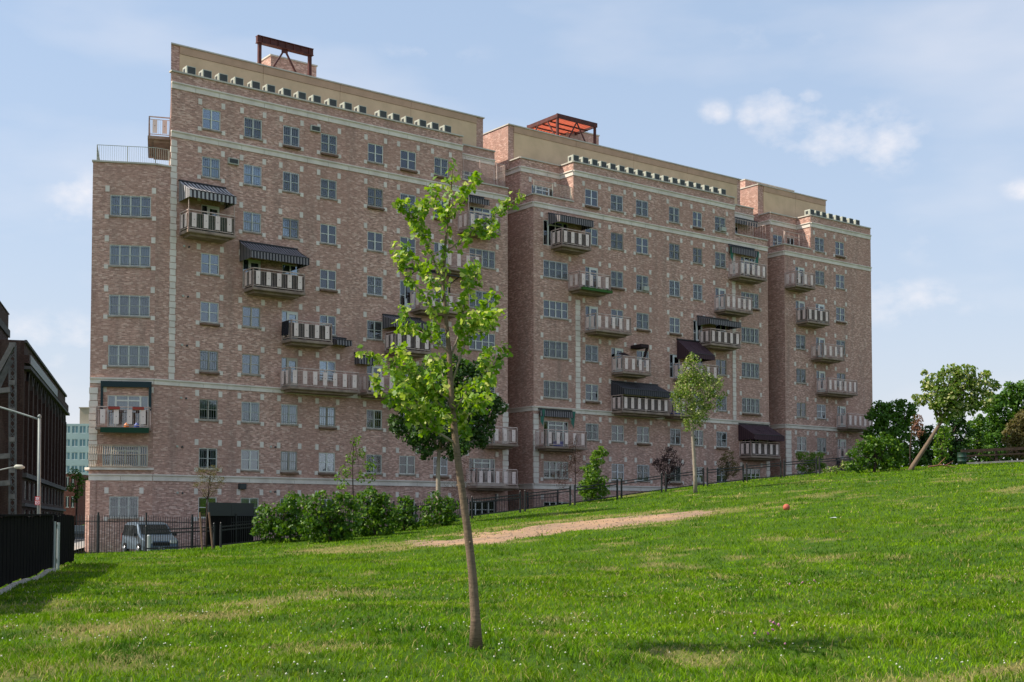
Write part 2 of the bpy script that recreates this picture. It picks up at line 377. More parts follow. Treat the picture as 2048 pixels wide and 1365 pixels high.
ab = t.n('ShaderNodeAttribute'); ab.attribute_name = 'bare'; ad = t.n('ShaderNodeAttribute'); ad.attribute_name = 'dry'
n1 = t.noise(.35, 5, .6, p); n2 = t.noise(4, 6, .7, p); n3 = t.noise(22, 4, .7, p)
g = t.mix(t.ramp(n1, .35, .65), (.05, .11, .005), (.085, .15, .006)); g = t.mix(t.ramp(n2, .35, .7), g, (.035, .075, .014))
g = t.mix(ad.outputs['Fac'], g, t.mix(n3, (.38, .27, .13), (.26, .20, .08)))
dirt = t.mix(t.ramp(n2, .3, .7), (.36, .215, .125), (.45, .30, .19)); dirt = t.mix(t.math('MULTIPLY', t.ramp(n1, .45, .6), .7), dirt, (.25, .18, .13))
bb = t.math('ADD', ab.outputs['Fac'], t.math('MULTIPLY', t.math('SUBTRACT', n2, .5), .8)); t.col(t.mix(t.ramp(bb, .3, .6), g, dirt)); t.bump(t.math('ADD', n3, n2), .7, .05)
M['turf'] = m
me = big_mesh('ground', np.stack([X.ravel(), Y.ravel(), Z.ravel()], 1), Fg, {'bare': b_.ravel(), 'dry': d_.ravel()}, True)
new_obj('ground', me, None, [m], kind='structure')

# grass blades growing on the lawn, real geometry
def grass():
    Vs, Fs, R_, D_, C_ = [], [], [], [], []; off = 0
    bands = [(12.2, 17, 620, 4, .0040), (17, 24, 400, 3, .0055), (24, 34, 210, 2, .008), (34, 48, 110, 1, .012), (48, 66, 60, 1, .017), (66, 96, 26, 1, .025)]
    for y0, y1, dens, seg, w in bands:
        xr = .46*y1+6; n = int(2*xr*(y1-y0)*dens)
        x = RS.uniform(-xr, xr, n); y = RS.uniform(y0, y1, n)
        # gather blades in tufts
        k = RS.rand(n) < .55; tx = np.round(x/.16)*.16; ty = np.round(y/.16)*.16
        jx = (hashn(tx*91, ty*77, 1)-.5)*.12; jy = (hashn(tx*55+3, ty*31, 1)-.5)*.12
        x = np.where(k, tx+jx+(x-tx)*.35, x); y = np.where(k, ty+jy+(y-ty)*.35, y)
        q = x*NV.x+y*NV.y+DF; ok = (np.abs(x) < .46*y+6) & (q > 12.0) & ~((x < -11.9-.0) & (x < -13.5-(y-28.8)*.36+.25))
        b, d = bare_dry(x, y); ok &= RS.rand(n) > b*1.02
        x, y, b, d = x[ok], y[ok], b[ok], d[ok]; n = len(x); z = G(x, y)
        lush = fbm(x+3, y+40, 2.0); tall = np.clip((fbm(x-20, y+5, .9)-.55)*5, 0, 1)
        h = (.028+.04*RS.rand(n)+.03*lush+.11*tall*RS.rand(n))*(1-.45*d)
        a = RS.uniform(0, 2*np.pi, n); ph = RS.uniform(0, 2*np.pi, n); bend = h*RS.uniform(.3, 1.5, n)
        ww = w*RS.uniform(.6, 1.5, n)*1.1
        if seg == 1: h = h*1.15; 
        cx, cy = np.cos(a)*ww, np.sin(a)*ww; bx, by = np.cos(ph)*bend, np.sin(ph)*bend
        if seg == 1:
            v = np.stack([np.stack([x-cx, y-cy, z-.01], 1), np.stack([x+cx, y+cy, z-.01], 1), np.stack([x+bx, y+by, z+h], 1)], 1); f = np.array([[0, 1, 2]])
        else:
            m_ = .55
            v = np.stack([np.stack([x-cx, y-cy, z-.01], 1), np.stack([x+cx, y+cy, z-.01], 1),
                          np.stack([x+bx*.3-cx*.75, y+by*.3-cy*.75, z+h*m_], 1), np.stack([x+bx*.3+cx*.75, y+by*.3+cy*.75, z+h*m_], 1),
                          np.stack([x+bx, y+by, z+h*.93], 1)], 1); f = np.array([[0, 1, 3], [0, 3, 2], [2, 3, 4]])
        nv = v.shape[1]; Vs.append(v.reshape(-1, 3)); Fs.append((np.arange(n)[:, None, None]*nv+f[None]+off).reshape(-1, 3)); off += n*nv
        R_.append(np.repeat(np.clip(RS.rand(n)*.8+(lush-.5)*1.1+.15-.35*tall, 0, 1), nv)); D_.append(np.repeat(np.where(RS.rand(n) < d*1.1+(.08 if y1 < 35 else .03), 1, 0)*RS.uniform(.5, 1, n), nv)); C_.append(np.tile(np.array([0, 0, 1] if nv == 3 else [0, 0, .5, .5, 1]), n))
    return big_mesh('grass', np.concatenate(Vs), np.concatenate(Fs), {'rnd': np.concatenate(R_), 'dry': np.concatenate(D_)})
m = mat('grass blade', (.08, .16, .02), .75, 0, .08); t = NT(m)
ar = t.n('ShaderNodeAttribute'); ar.attribute_name = 'rnd'; ad = t.n('ShaderNodeAttribute'); ad.attribute_name = 'dry'
pn = t.noise(.28, 4, .55, t.pos()); pn2 = t.noise(1.3, 3, .5, t.pos())
pn3 = t.noise(2.6, 4, .6, t.pos()); pn4 = t.noise(.75, 4, .6, t.pos())
c = t.mix(ar.outputs['Fac'], (.050, .155, .002), (.225, .40, .004)); c = t.mix(t.math('MULTIPLY', t.ramp(pn, .38, .62), .55), c, (.21, .32, .006)); c = t.mix(t.math('MULTIPLY', t.ramp(pn2, .5, .7), .5), c, (.035, .11, .004))
c = t.mix(t.math('MULTIPLY', t.ramp(pn4, .50, .62), .8), c, (.022, .080, .006)); c = t.mix(t.math('MULTIPLY', t.ramp(pn3, .52, .68), .5), c, (.30, .40, .010)); c = t.mix(ad.outputs['Fac'], c, (.50, .39, .17)); t.col(c)
tl = t.n('ShaderNodeBsdfTranslucent'); t.l(c, tl.inputs[0]); mx = t.n('ShaderNodeMixShader'); mx.inputs[0].default_value = .3
t.l(t.b.outputs[0], mx.inputs[1]); t.l(tl.outputs[0], mx.inputs[2]); t.l(mx.outputs[0], t.t.nodes['Material Output'].inputs[0])
new_obj('grass', grass(), None, [m], kind='stuff', label='green lawn grass with dry yellow patches on the slope', cat='grass')

# clover heads in the grass
def dots(name, pts, r, mt, label, cat):
    pts = np.array(pts); n = len(pts); o = np.array([[1, 0, 0], [-1, 0, 0], [0, 1, 0], [0, -1, 0], [0, 0, 1], [0, 0, -1]])*r
    f = np.array([[0, 2, 4], [2, 1, 4], [1, 3, 4], [3, 0, 4], [2, 0, 5], [1, 2, 5], [3, 1, 5], [0, 3, 5]])
    s = RS.uniform(.6, 1.3, n)
    V = pts[:, None, :]+o[None]*s[:, None, None]; me = big_mesh(name, V.reshape(-1, 3), (np.arange(n)[:, None, None]*6+f[None]).reshape(-1, 3))
    return new_obj(name, me, None, [mt], kind='stuff', label=label, cat=cat)
pl = []
while len(pl) < 480:
    y = random.uniform(12.5, 30); x = random.uniform(-.45*y, .45*y)
    if fbm(np.float64(x+7), np.float64(y+3), 1.5) > .55 or random.random() < .12: pl.append((x, y, gz(x, y)+random.uniform(.07, .13)))
dots('clover_flowers', pl, .011, mat('white clover head', (.62, .62, .5), .8), 'tiny white clover heads scattered in the lawn', 'clover')
pl = []
for px, py in [(1548, 1272), (1560, 1273), (1545, 1285), (1512, 1290), (1535, 1291), (1604, 1181), (1630, 1178), (1579, 1185), (1573, 1312), (1541, 1268)]:
    p = ground_at(px, py); pl += [(p.x+random.uniform(-.02, .02), p.y, p.z+random.uniform(.12, .17)) for _ in range(2)]
dots('red_clover', pl, .018, mat('pink clover head', (.42, .18, .26), .8), 'pink clover heads in the lawn right of the young tree', 'clover')

pl = []
while len(pl) < 330:
    a = random.choice(PATH); x, y = a[0]+random.gauss(0, 3.5), a[1]+random.gauss(0, 3.0)
    if bare_dry(np.array([x]), np.array([y]))[0][0] > .25: pl.append((x, y, gz(x, y)+.005))
dots('path_stones', pl, .032, noisy('small stones', (.34, .26, .19), (.16, .11, .08), 30, .9), 'small stones and clods on the worn earth of the slope', 'stones')

# ---------------------------------------------------------------- driveway, street, pavement (sheets over the ground)
def sheet(name, quads, mt, dz=.02, kind='structure', nsub=14):
    mb = MB()
    for (a, b, c, d) in quads:
        for i in range(nsub):
            for j in range(4):
                P = lambda s, tt: [(a[k]*(1-s)+b[k]*s)*(1-tt)+(d[k]*(1-s)+c[k]*s)*tt for k in (0, 1)]
                q = [P(i/nsub, j/4), P((i+1)/nsub, j/4), P((i+1)/nsub, (j+1)/4), P(i/nsub, (j+1)/4)]
                mb.quad(*[(x, y, gz(x, y)+dz) for x, y in q])
    return put(name, mb, mt, kind=kind)
M['asphalt'] = noisy('asphalt', (.055, .055, .058), (.035, .035, .037), 6, .95, .2)
M['concrete'] = noisy('pavement concrete', (.36, .33, .29), (.27, .25, .22), 2, .9, .1)
f2 = lambda u, q: tuple(fac(u, q)[:2])
sheet('driveway', [(f2(-4.5, .05), f2(60, .05), f2(60, 7.2), f2(-4.5, 7.2))], M['asphalt'], .03)
def st(lat, Y): return (-23.9-.278*(Y-71.3)+lat, Y)    # street coordinates: left of the block's end wall
sheet('pavement', [(st(-2.6, 58), st(-.1, 58), st(-.1, 300), st(-2.6, 300))], M['concrete'], .15)
sheet('street', [(st(-11.5, 50), st(-2.7, 50), st(-2.7, 330), st(-11.5, 330))], M['asphalt'], .03)

# ================================================================ APARTMENT BLOCKS
WT, WB, SLAB, RAILT = 24.31, 23.12, 22.45, 23.58        # top row levels; each storey is 2.85 lower
H = 2.85
class Face:
    """a wall face in a building's own frame: origin (x,y), angle, outward = -y of the face"""
    def __init__(s, ox, oy, ang): s.o = Vector((ox, oy, 0)); s.a = ang; s.c, s.s_ = math.cos(ang), math.sin(ang)
    def p(s, a, y, z): return (s.o.x + a*s.c - y*s.s_, s.o.y + a*s.s_ + y*s.c, z)
def wall_face(mb, fc, a0, a1, z0, z1, ops, m=0, md=1):
    ops = [o for o in ops if o[0] < a1 and o[1] > a0 and o[2] < z1 and o[3] > z0]
    xs = sorted({a0, a1} | {v for o in ops for v in o[:2]}); zs = sorted({z0, z1} | {v for o in ops for v in o[2:4]})
    for i in range(len(zs)-1):
        zc = (zs[i]+zs[i+1])/2; run = None
        for j in range(len(xs)-1):
            xc = (xs[j]+xs[j+1])/2; hole = any(o[0] < xc < o[1] and o[2] < zc < o[3] for o in ops)
            if not hole:
                if run is None: run = xs[j]
            if (hole or j == len(xs)-2) and run is not None:
                e = xs[j] if hole else xs[j+1]; mb.quad(fc.p(run, 0, zs[i]), fc.p(e, 0, zs[i]), fc.p(e, 0, zs[i+1]), fc.p(run, 0, zs[i+1]), m); run = None
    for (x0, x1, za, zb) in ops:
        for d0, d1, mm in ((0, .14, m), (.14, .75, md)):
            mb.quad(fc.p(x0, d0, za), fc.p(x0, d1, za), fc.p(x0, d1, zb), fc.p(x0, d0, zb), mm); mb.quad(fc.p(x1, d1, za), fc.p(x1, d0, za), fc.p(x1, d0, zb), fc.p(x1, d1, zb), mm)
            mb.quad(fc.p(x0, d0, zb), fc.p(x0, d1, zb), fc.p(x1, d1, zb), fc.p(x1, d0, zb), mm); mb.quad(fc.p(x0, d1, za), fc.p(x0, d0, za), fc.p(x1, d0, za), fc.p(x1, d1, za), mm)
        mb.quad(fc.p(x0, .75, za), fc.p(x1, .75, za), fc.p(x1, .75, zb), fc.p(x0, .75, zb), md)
_mc = {}
def cached(key, fn):
    if key not in _mc: _mc[key] = fn()
    return _mc[key]
def box_mesh(name, x0, x1, y0, y1, z0, z1, mt):
    def mk():
        b = MB(); b.box(x0, x1, y0, y1, z0, z1); me = b.mesh(name); me.materials.append(mt); return me
    return cached((name, round(x0, 3), round(x1, 3), round(y0, 3), round(y1, 3), round(z0, 3), round(z1, 3), mt.name), mk)
def window(root, fc, a0, a1, z0, z1, cols=2, style='sash', fm='frame_pale', curt=None, bars=None, blocks=(1, 1, 1, 1), sill=True, wide=False, acunit=False):
    w, h = round(a1-a0, 2), round(z1-z0, 2)
    def mk():
        b = MB(); fw = .05; y0, y1 = .03, .11
        b.box(0, fw, y0, y1, 0, h); b.box(w-fw, w, y0, y1, 0, h); b.box(fw, w-fw, y0, y1, 0, fw); b.box(fw, w-fw, y0, y1, h-fw, h)
        if style == 'door':                          # half-glazed door beside a sidelight
            xs = [w*.36]
            b.box(xs[0]-.04, xs[0]+.04, y0-.01, y1, fw, h-fw); b.box(xs[0]+.04, xs[0]+.12, y0, y1, fw, h-fw); b.box(w-fw-.08, w-fw, y0, y1, fw, h-fw)
            b.box(xs[0]+.12, w-fw-.08, y0, y1, h-fw-.14, h-fw); b.box(xs[0]+.12, w-fw-.08, y0, y1, fw, .35); b.box(fw, xs[0]-.04, y0, y1, h*.45, h*.45+.04)
        elif style == 'triple':                      # wide glazed door between two narrow sidelights
            for x in (w*.2, w*.8): b.box(x-.05, x+.05, y0-.01, y1, fw, h-fw)
            b.box(w*.5-.03, w*.5+.03, y0, y1, fw, h-fw); b.box(w*.2+.05, w*.8-.05, y0-.01, y1, h-fw-.28, h-fw-.2)
        else:
            for k in range(1, cols):
                x = w*k/cols; b.box(x-.038, x+.038, y0-.01, y1, fw, h-fw)
            b.box(fw, w-fw, y0+.012, y1, h*.5-.02, h*.5+.02)
        me = b.mesh('window'); me.materials.append(M[fm]); return me
    me = cached(('win', w, h, cols, style, fm), mk)
    o = new_obj('window', me, root, loc=fc.p(a0, 0, z0), rz=fc.a)
    # panes
    pm = lambda x0, x1, zz0, zz1, y: new_obj('pane', box_mesh('pane', 0, x1-x0, 0, .008, 0, zz1-zz0, M['glass']), o, loc=(x0, y, zz0))
    if style == 'sash':
        for k in range(cols):
            x0 = .05 if k == 0 else w*k/cols+.038; x1 = w-.05 if k == cols-1 else w*(k+1)/cols-.038
            if wide or w > 1.6: pm(x0, x1, .05, h-.05, .065)
            else: pm(x0, x1, .05, h*.5-.02, .075); pm(x0, x1, h*.5+.02, h-.05, .06)
    elif style == 'door':
        pm(.05, w*.36-.04, .05, h-.05, .07); pm(w*.36+.12, w-.13, .35, h-.19, .07)
    else:
        pm(.05, w*.2-.05, .05, h-.05, .07); pm(w*.2+.05, w*.5-.03, .05, h-.05, .075); pm(w*.5+.03, w*.8-.05, .05, h-.05, .075); pm(w*.8+.05, w-.05, .05, h-.05, .07)
    # curtains, blinds
    if curt is None: curt = random.choice(['full', 'low', 'half', 'low', 'blind', 'none', 'none', 'part', 'part', 'half', 'none'])
    def cloth(x0, x1, zz0, zz1, mt='curtain', name='curtain'):
        n = max(4, int((x1-x0)/.08)); b = MB()
        for k in range(n):
            ya, yb = (.18 if k % 2 else .187), (.187 if k % 2 else .18)
            xa, xb = x0+(x1-x0)*k/n, x0+(x1-x0)*(k+1)/n; b.quad((xa, ya, zz0), (xb, yb, zz0), (xb, yb, zz1), (xa, ya, zz1))
        put(name, b, M[mt], o)
    cm = random.choice(['curtain', 'curtain', 'curtain_white', 'curtain_tan'])
    if curt == 'full': cloth(.03, w-.03, .03, h-.03, cm)
    elif curt == 'half': cloth(.03, w-.03, h*random.uniform(.4, .6), h-.03, 'blind', 'blind')
    elif curt == 'low': cloth(.03, w-.03, .03, h*.5, cm)
    elif curt == 'blind': cloth(.03, w-.03, h*random.uniform(.1, .3), h-.03, 'blind', 'blind')
    elif curt == 'part': cloth(.03, w*random.uniform(.3, .5), .03, h-.03, cm); cloth(w*random.uniform(.55, .75), w-.03, .03, h-.03, cm)
    elif curt == 'tan': cloth(.03, w-.03, .03, h-.03, 'curtain_tan')
    if sill: new_obj('sill', box_mesh('sill', -.06, w+.06, -.07, .03, -.09, -.002, M['sill']), o)
    if bars if bars is not None else random.random() < .6:
        def mb_():
            b = MB(); n = int(w/.13)
            for k in range(1, n): b.box(w*k/n-.006, w*k/n+.006, -.045, -.033, .01, h-.02)
            for zz in (.12, h*.5, h-.12): b.box(.01, w-.01, -.034, -.026, zz-.008, zz+.008)
            me = b.mesh('guard_bars'); me.materials.append(M['bars']); return me
        new_obj('guard_bars', cached(('bars', w, h), mb_), o)
    if sill and fc.a == 0 and random.random() < .28: new_obj('window_tray', box_mesh('window_tray', -.02, w+.02, -.2, -.02, -.2, -.095, M['tray']), o)
    cb = lambda x, z, hh: new_obj('corner_block', box_mesh('corner_block', 0, .23, -.025, .05, 0, hh, M['stone']), o, loc=(x, 0, z))
    if blocks[0]: cb(-.27, h+.16, .34)
    if blocks[1]: cb(w+.04, h+.16, .34)
    if blocks[2]: cb(-.29, -.2, .24)
    if blocks[3]: cb(w+.06, -.2, .24)
    if acunit: new_obj('window_unit', box_mesh('window_unit', 0, .5, -.18, .06, 0, .32, M['metal_pale']), o, loc=(w*.52 if random.random() < .6 else .06, 0, .05))
    return o
def panel_mesh(h=.80, w=.28):
    def mk():
        b = MB(); b.box(-w/2, w/2, -.012, .012, 0, h, 0)
        c = h*.52; r = .035
        b.poly([(0, -.0125-.004, c-r), (r*.8, -.0165, c), (0, -.0165, c+r), (-r*.8, -.0165, c)], 1)
        me = b.mesh('panel'); me.materials.append(M['panel_pink']); me.materials.append(M['emblem']); return me
    return cached(('panel', h, w), mk)
def balcony(root, fc, a0, a1, row, dark=None, depth=1.25, nf=None, ns=2, sides=(1, 1), frame_up=0, z=None):
    zt = (SLAB-H*row) if z is None else z; L = a1-a0; D_ = depth
    b = MB(); b.box(0, L, -D_, -.002, -.17, 0); b.box(.25, L-.25, -D_+.3, -.004, -.30, -.171)
    b.box(-.03, L+.03, -D_-.03, -D_-.001, -.14, -.02)
    o = put('balcony', b, M['stone_dirty'], root, loc=fc.p(a0, 0, zt), rz=fc.a)
    r = MB(); rh = 1.12
    def run(p, q_):                                  # posts, rails, balusters between two corners
        p, q_ = Vector(p), Vector(q_); d = (q_-p); n = max(1, round(d.length/.105)); d_ = d/n
        for zz, ww in ((rh, .07), (rh-.15, .035), (.10, .045)): r.bar(p+Vector((0, 0, zz)), q_+Vector((0, 0, zz)), ww, ww*.8)
        for k in range(n+1):
            e = p+d_*k; r.bar(e+Vector((0, 0, .1)), e+Vector((0, 0, rh-.14)), .013)
        for e in (p, q_): r.bar(e, e+Vector((0, 0, rh)), .075)
        if d.length > 3.8: e = (p+q_)/2; r.bar(e, e+Vector((0, 0, rh)), .06)
    fy = -D_+.05
    run((.04, fy, 0), (L-.04, fy, 0))
    if sides[0]: run((.04, -.03, 0), (.04, fy, 0))
    if sides[1]: run((L-.04, -.03, 0), (L-.04, fy, 0))
    if frame_up:
        for x in (.04, L-.04): r.bar((x, fy, rh), (x, fy, rh+frame_up), .03)
        r.bar((.04, fy, rh+frame_up), (L-.04, fy, rh+frame_up), .03); r.bar((.04, -.03, rh+frame_up), (.04, fy, rh+frame_up), .03); r.bar((L-.04, -.03, rh+frame_up), (L-.04, fy, rh+frame_up), .03)
    put('railing', r, M['rail_pink'], o)
    nf = nf or round(L/.68)
    for k in range(nf):
        new_obj('panel', panel_mesh(), o, loc=((k+.5)*L/nf, fy-.035, .17))
    for k in range(ns):
        y = -.06+(fy+.1)*(k+.5)/ns
        if sides[0]: new_obj('panel', panel_mesh(w=.27), o, loc=(-.0, y, .17), rz=R(-90))
        if sides[1]: new_obj('panel', panel_mesh(w=.27), o, loc=(L+.0, y, .17), rz=R(90))
    if dark:
        k = MB(); k.box(.07, L-.07, fy+.03, fy+.04, .05, 1.0)
        if sides[0]: k.box(.06, .07, fy+.04, -.05, .05, 1.0)
        put('privacy_mesh', k, M[dark], o)
    return o
def awning(root, fc, a0, a1, zw, zf, proj, val, mt, sides=True, sidemat=None, drop_wall=None):
    b = MB(); L = a1-a0; n = max(6, int(L/.125)); st_ = []
    def q(p1, p2, p3, p4, s1, s2): b.quad(p1, p2, p3, p4, 0); st_.extend([s1, s2, s2, s1])
    for k in range(n):
        xa, xb = L*k/n, L*(k+1)/n
        sag = .035*math.sin(math.pi*(k+.5)/n*5)
        pts = [(0, zw), (-proj*.5, (zw+zf)/2-.07+sag*.5), (-proj, zf)]
        for (y0, z0), (y1, z1) in zip(pts[:-1], pts[1:]): q((xa, y1, z1), (xb, y1, z1), (xb, y0, z0), (xa, y0, z0), xa, xb)
        ph = .04*(1 if k % 2 else 0)
        q((xa, -proj-.02, zf-val-ph), (xb, -proj-.02, zf-val-.04+ph), (xb, -proj, zf), (xa, -proj, zf), xa, xb)
    if sides:
        for x in (0, L):
            m_ = 8
            for k in range(m_):
                ya, yb = -proj*k/m_, -proj*(k+1)/m_; za, zb = zw+(zf-zw)*k/m_, zw+(zf-zw)*(k+1)/m_
                lo = zf-val
                q((x, ya, lo), (x, yb, lo), (x, yb, zb-.03), (x, ya, za-.03), -ya, -yb)
    me = b.mesh('awning'); a = me.attributes.new('stripe', 'FLOAT', 'POINT'); a.data.foreach_set('value', st_)
    me.materials.append(M[mt]); o = new_obj('awning', me, root, loc=fc.p(a0, 0, 0), rz=fc.a)
    f = MB(); f.box(-.03, L+.03, -.1, 0, zw-.02, zw+.06); f.bar((0, -proj, zf), (L, -proj, zf), .04)
    for x in (.05, L-.05): f.bar((x, -.02, zf-val), (x, -proj, zf-.03), .025)
    put('awning_frame', f, M['black_iron'], o)
    return o
def band(root, pieces, ztop, h, name='band_stone', mould=True):
    """pieces: list of (face, a0, a1); the course is laid in separate stones with open joints, under a moulding"""
    for fc, a0, a1 in pieces:
        n = max(1, round((a1-a0)/1.45)); w = (a1-a0)/n
        for k in range(n):
            me = box_mesh(name, .008, w-.008, -.05, .02, -h, -.075, M['stone'])
            new_obj(name, me, root, loc=fc.p(a0+k*w, 0, ztop), rz=fc.a)
        b = MB(); b.box(0, a1-a0, -.12, .02, -.07, 0); b.box(0, a1-a0, -.085, .01, -.105, -.0715)
        put('moulding', b, M['stone'], root, loc=fc.p(a0, 0, ztop), rz=fc.a)
def quoins(root, fc, a0, a1, z0, z1, pitch=.375, wrap=0):
    n = int((z1-z0)/pitch)
    for k in range(n):
        e = .03 if k % 2 else 0
        new_obj('quoin_block', box_mesh('quoin_block', -e, a1-a0+e, -.05, .04+wrap, 0, pitch-.035, M['stone']), root, loc=fc.p(a0, 0, z0+k*pitch), rz=fc.a)
def coping(root, runs, z, name='coping'):
    for fc, a0, a1 in runs:
        b = MB(); b.box(0, a1-a0, -.08, .3, -.09, 0); put(name, b, M['coping'], root, loc=fc.p(a0, 0, z), rz=fc.a)
def condenser_mesh():
    def mk():
        b = MB(); b.box(0, .56, 0, .6, 0, .50, 0)
        b.box(.06, .53, -.004, 0, .04, .46, 1)
        for k in range(7): x = .08+k*.062; b.box(x, x+.015, -.012, -.004, .06, .45, 2)
        b.box(-.012, 0, .06, .5, .06, .45, 0); b.box(-.016, -.012, .2, .48, .1, .38, 1)
        me = b.mesh('condenser'); 
        for k in ('metal_pale', 'metal_dark', 'coil'): me.materials.append(M[k])
        return me
    return cached('cond', mk)
F0 = Face(0, 0, 0)
mat_wall = [M['brick'], M['dark_room'], M['roof']]

class Bld:
    def __init__(s, label): s.root = thing('apartment_building', label, 'apartment building', P0, ROTF, 'blocks of the brick apartment complex'); s.ops = {}; s.win = []
    def w(s, fc, a0, a1, row, h=None, z0=None, z1=None, **k):
        z1 = (WT-H*row) if z1 is None else z1; z0g = z0 is not None; z0 = (WB-H*row) if z0 is None else z0
        if k.get('style') in ('door', 'triple') and k.get('sill') is False and not z0g: z0 = SLAB-H*row+.06
        s.ops.setdefault(id(fc), []).append((a0, a1, z0, z1)); s.win.append((fc, a0, a1, z0, z1, k))
    def finish(s):
        for fc, a0, a1, z0, z1, k in s.win: window(s.root, fc, a0, a1, z0, z1, **k)

def grid_windows(B, cols, rows, balc, skip=(), fmt=None):
    """every column on every storey; a door where a balcony starts"""
    for r in rows:
        for (c0, c1) in cols:
            if (round(c0, 1), r) in skip: continue
            st_ = 'sash'; k = {}
            bl = [(b0, b1) for (b0, b1, br) in balc if br == r and b0 < c1 and b1 > c0]
            if bl:
                first = min(c for c in cols if c[1] > bl[0][0]+.3)
                k['bars'] = False; k['blocks'] = (1, 1, 0, 0)
                if (c0, c1) == first: st_ = 'door' if c1-c0 < 1.6 else 'triple'; k['sill'] = False; k['curt'] = random.choice(['none', 'full', 'part', 'half'])
            fm = fmt(c0, r) if fmt else random.choice(['frame_pale']*5+['frame_beige', 'frame_white'])
            if not bl and random.random() < .07: k['acunit'] = True
            B.w(F0, c0, c1, r, cols=4 if c1-c0 > 1.6 else 2, style=st_, fm=fm, wide=c1-c0 > 1.6, **k)

BASE = -2.6
# ---------------------------------------------------------------- block 1
B1 = Bld('nearest and widest brick block, left, with a chamfered lower wing and striped awnings'); r1 = B1.root
CH = Face(-4.04, 1.52, math.atan2(-1.52, 3.11)); CL = math.hypot(3.11, 1.52)            # chamfered wing, left to right
FS = Face(0, 1.5, 0)
cols1 = [(1.83, 2.97), (4.48, 5.65), (7.07, 8.18), (9.67, 10.81), (13.06, 14.21), (15.52, 16.73), (18.17, 19.3)]
balc1 = [(.49, 3.38, 2, 'mesh_green'), (4.53, 7.97, 3, 'mesh_dark'), (7.05, 9.86, 4, 'mesh_dark'), (6.99, 11.79, 5, None), (12.36, 15.9, 5, None), (14.37, 17.13, 4, 'mesh_dark'),
         (16.29, 19.68, 3, None), (18.19, 21.18, 2, None), (20.07, 22.73, 1, None), (22.07, 24.22, 6, None), (20.79, 24.22, 7, None)]
grid_windows(B1, cols1, range(0, 9), [b[:3] for b in balc1])
for r in range(1, 9): 
    bl = [b for b in balc1 if b[2] == r and b[1] > 22]
    B1.w(F0, 21.05, 23.22, r, cols=4, style='triple' if bl else 'sash', wide=True, sill=not bl, bars=False if bl else None, blocks=(1, 1, 0, 0) if bl else (0, 1, 0, 1))
B1.w(FS, 20.9, 22.5, 0, cols=3, style='triple', wide=True, sill=False, bars=False, blocks=(1, 0, 0, 0))
v0, v1 = CL-2.50, CL-.27
for r in range(2, 6): B1.w(CH, v0, v1, r, cols=4, wide=True, bars=True, curt=['none', 'full', 'none', 'full'][r-2])
B1.w(CH, v0, v1, 6, style='triple', wide=True, sill=False, bars=False, blocks=(1, 1, 0, 0), curt='half')
B1.w(CH, v0-.25, v1, 7, z0=3.2, style='triple', wide=True, sill=False, bars=False, blocks=(0, 0, 0, 0), curt='part')
B1.w(CH, CL-2.33, CL-.75, 8, cols=3, wide=True, blocks=(1, 1, 1, 1), bars=True, curt='low')
mb = MB(); o = B1.ops
wall_face(mb, CH, 0, CL, BASE, 20.45, o[id(CH)])
wall_face(mb, F0, -.93, -.09, BASE, 20.45, [])
wall_face(mb, F0, -.09, 20.45, BASE, 26.05, o[id(F0)])
wall_face(mb, F0, 20.45, 24.3, BASE, 23.12, o[id(F0)])
wall_face(mb, FS, 20.45, 24.27, 22.4, 26.05, o[id(FS)])
mb.quad((20.45, 0, 22.3), (20.45, 1.5, 22.3), (20.45, 1.5, 26.05), (20.45, 0, 26.05))                                  # return of the upper block
mb.quad((20.45, .25, 22.4), (24.3, .25, 22.4), (24.3, 1.5, 22.4), (20.45, 1.5, 22.4), 2)                                # terrace floor
mb.quad((24.05, .25, 22.4), (20.45, .25, 22.4), (20.45, .25, 23.12), (24.05, .25, 23.12))
mb.quad((24.3, 0, BASE), (24.3, 14, BASE), (24.3, 14, 23.12), (24.3, 0, 23.12)); mb.quad((24.27, 1.5, 23.1), (24.27, 14, 23.1), (24.27, 14, 26.05), (24.27, 1.5, 26.05))
mb.quad((20.45, 0, 23.12), (24.3, 0, 23.12), (24.3, .25, 23.12), (20.45, .25, 23.12))
sl = lambda x, y, k: (x+.374*k, y+.927*k)
A_, C_, T_ = (-4.04, 1.52), (-.93, 0), (-.09, 0)
mb.quad((*sl(*A_, 14), BASE), (*A_, BASE), (*A_, 20.45), (*sl(*A_, 14), 20.45)); mb.poly([(*A_, 20.3), (*C_, 20.3), (*T_, 20.3), (*sl(*T_, 15), 20.3), (*sl(*A_, 14), 20.3)], 2)
mb.quad((*sl(*T_, 15), 20.0), (*T_, 20.0), (*T_, 26.05), (*sl(*T_, 15), 26.05)); mb.poly([(*T_, 25.6), (20.45, 0, 25.6), (20.45, 1.5, 25.6), (24.27, 1.5, 25.6), (24.27, 14, 25.6), (*sl(*T_, 15), 25.6)][0:1]+[], 2) if False else None
mb.poly([(-.09, 0, 25.6), (20.45, 0, 25.6), (20.45, 1.5, 25.6), (24.27, 1.5, 25.6), (24.27, 14, 25.6), (5.5, 14, 25.6)], 2)
mb.quad((24.3, 14, BASE), (1.2, 14.5, BASE), (1.2, 14.5, 20.0), (24.3, 14, 20.0)); mb.quad((24.3, 14, 20), (5.5, 13.9, 20), (5.5, 13.9, 26.05), (24.3, 14, 26.05))
put('wall', mb, mat_wall, r1)
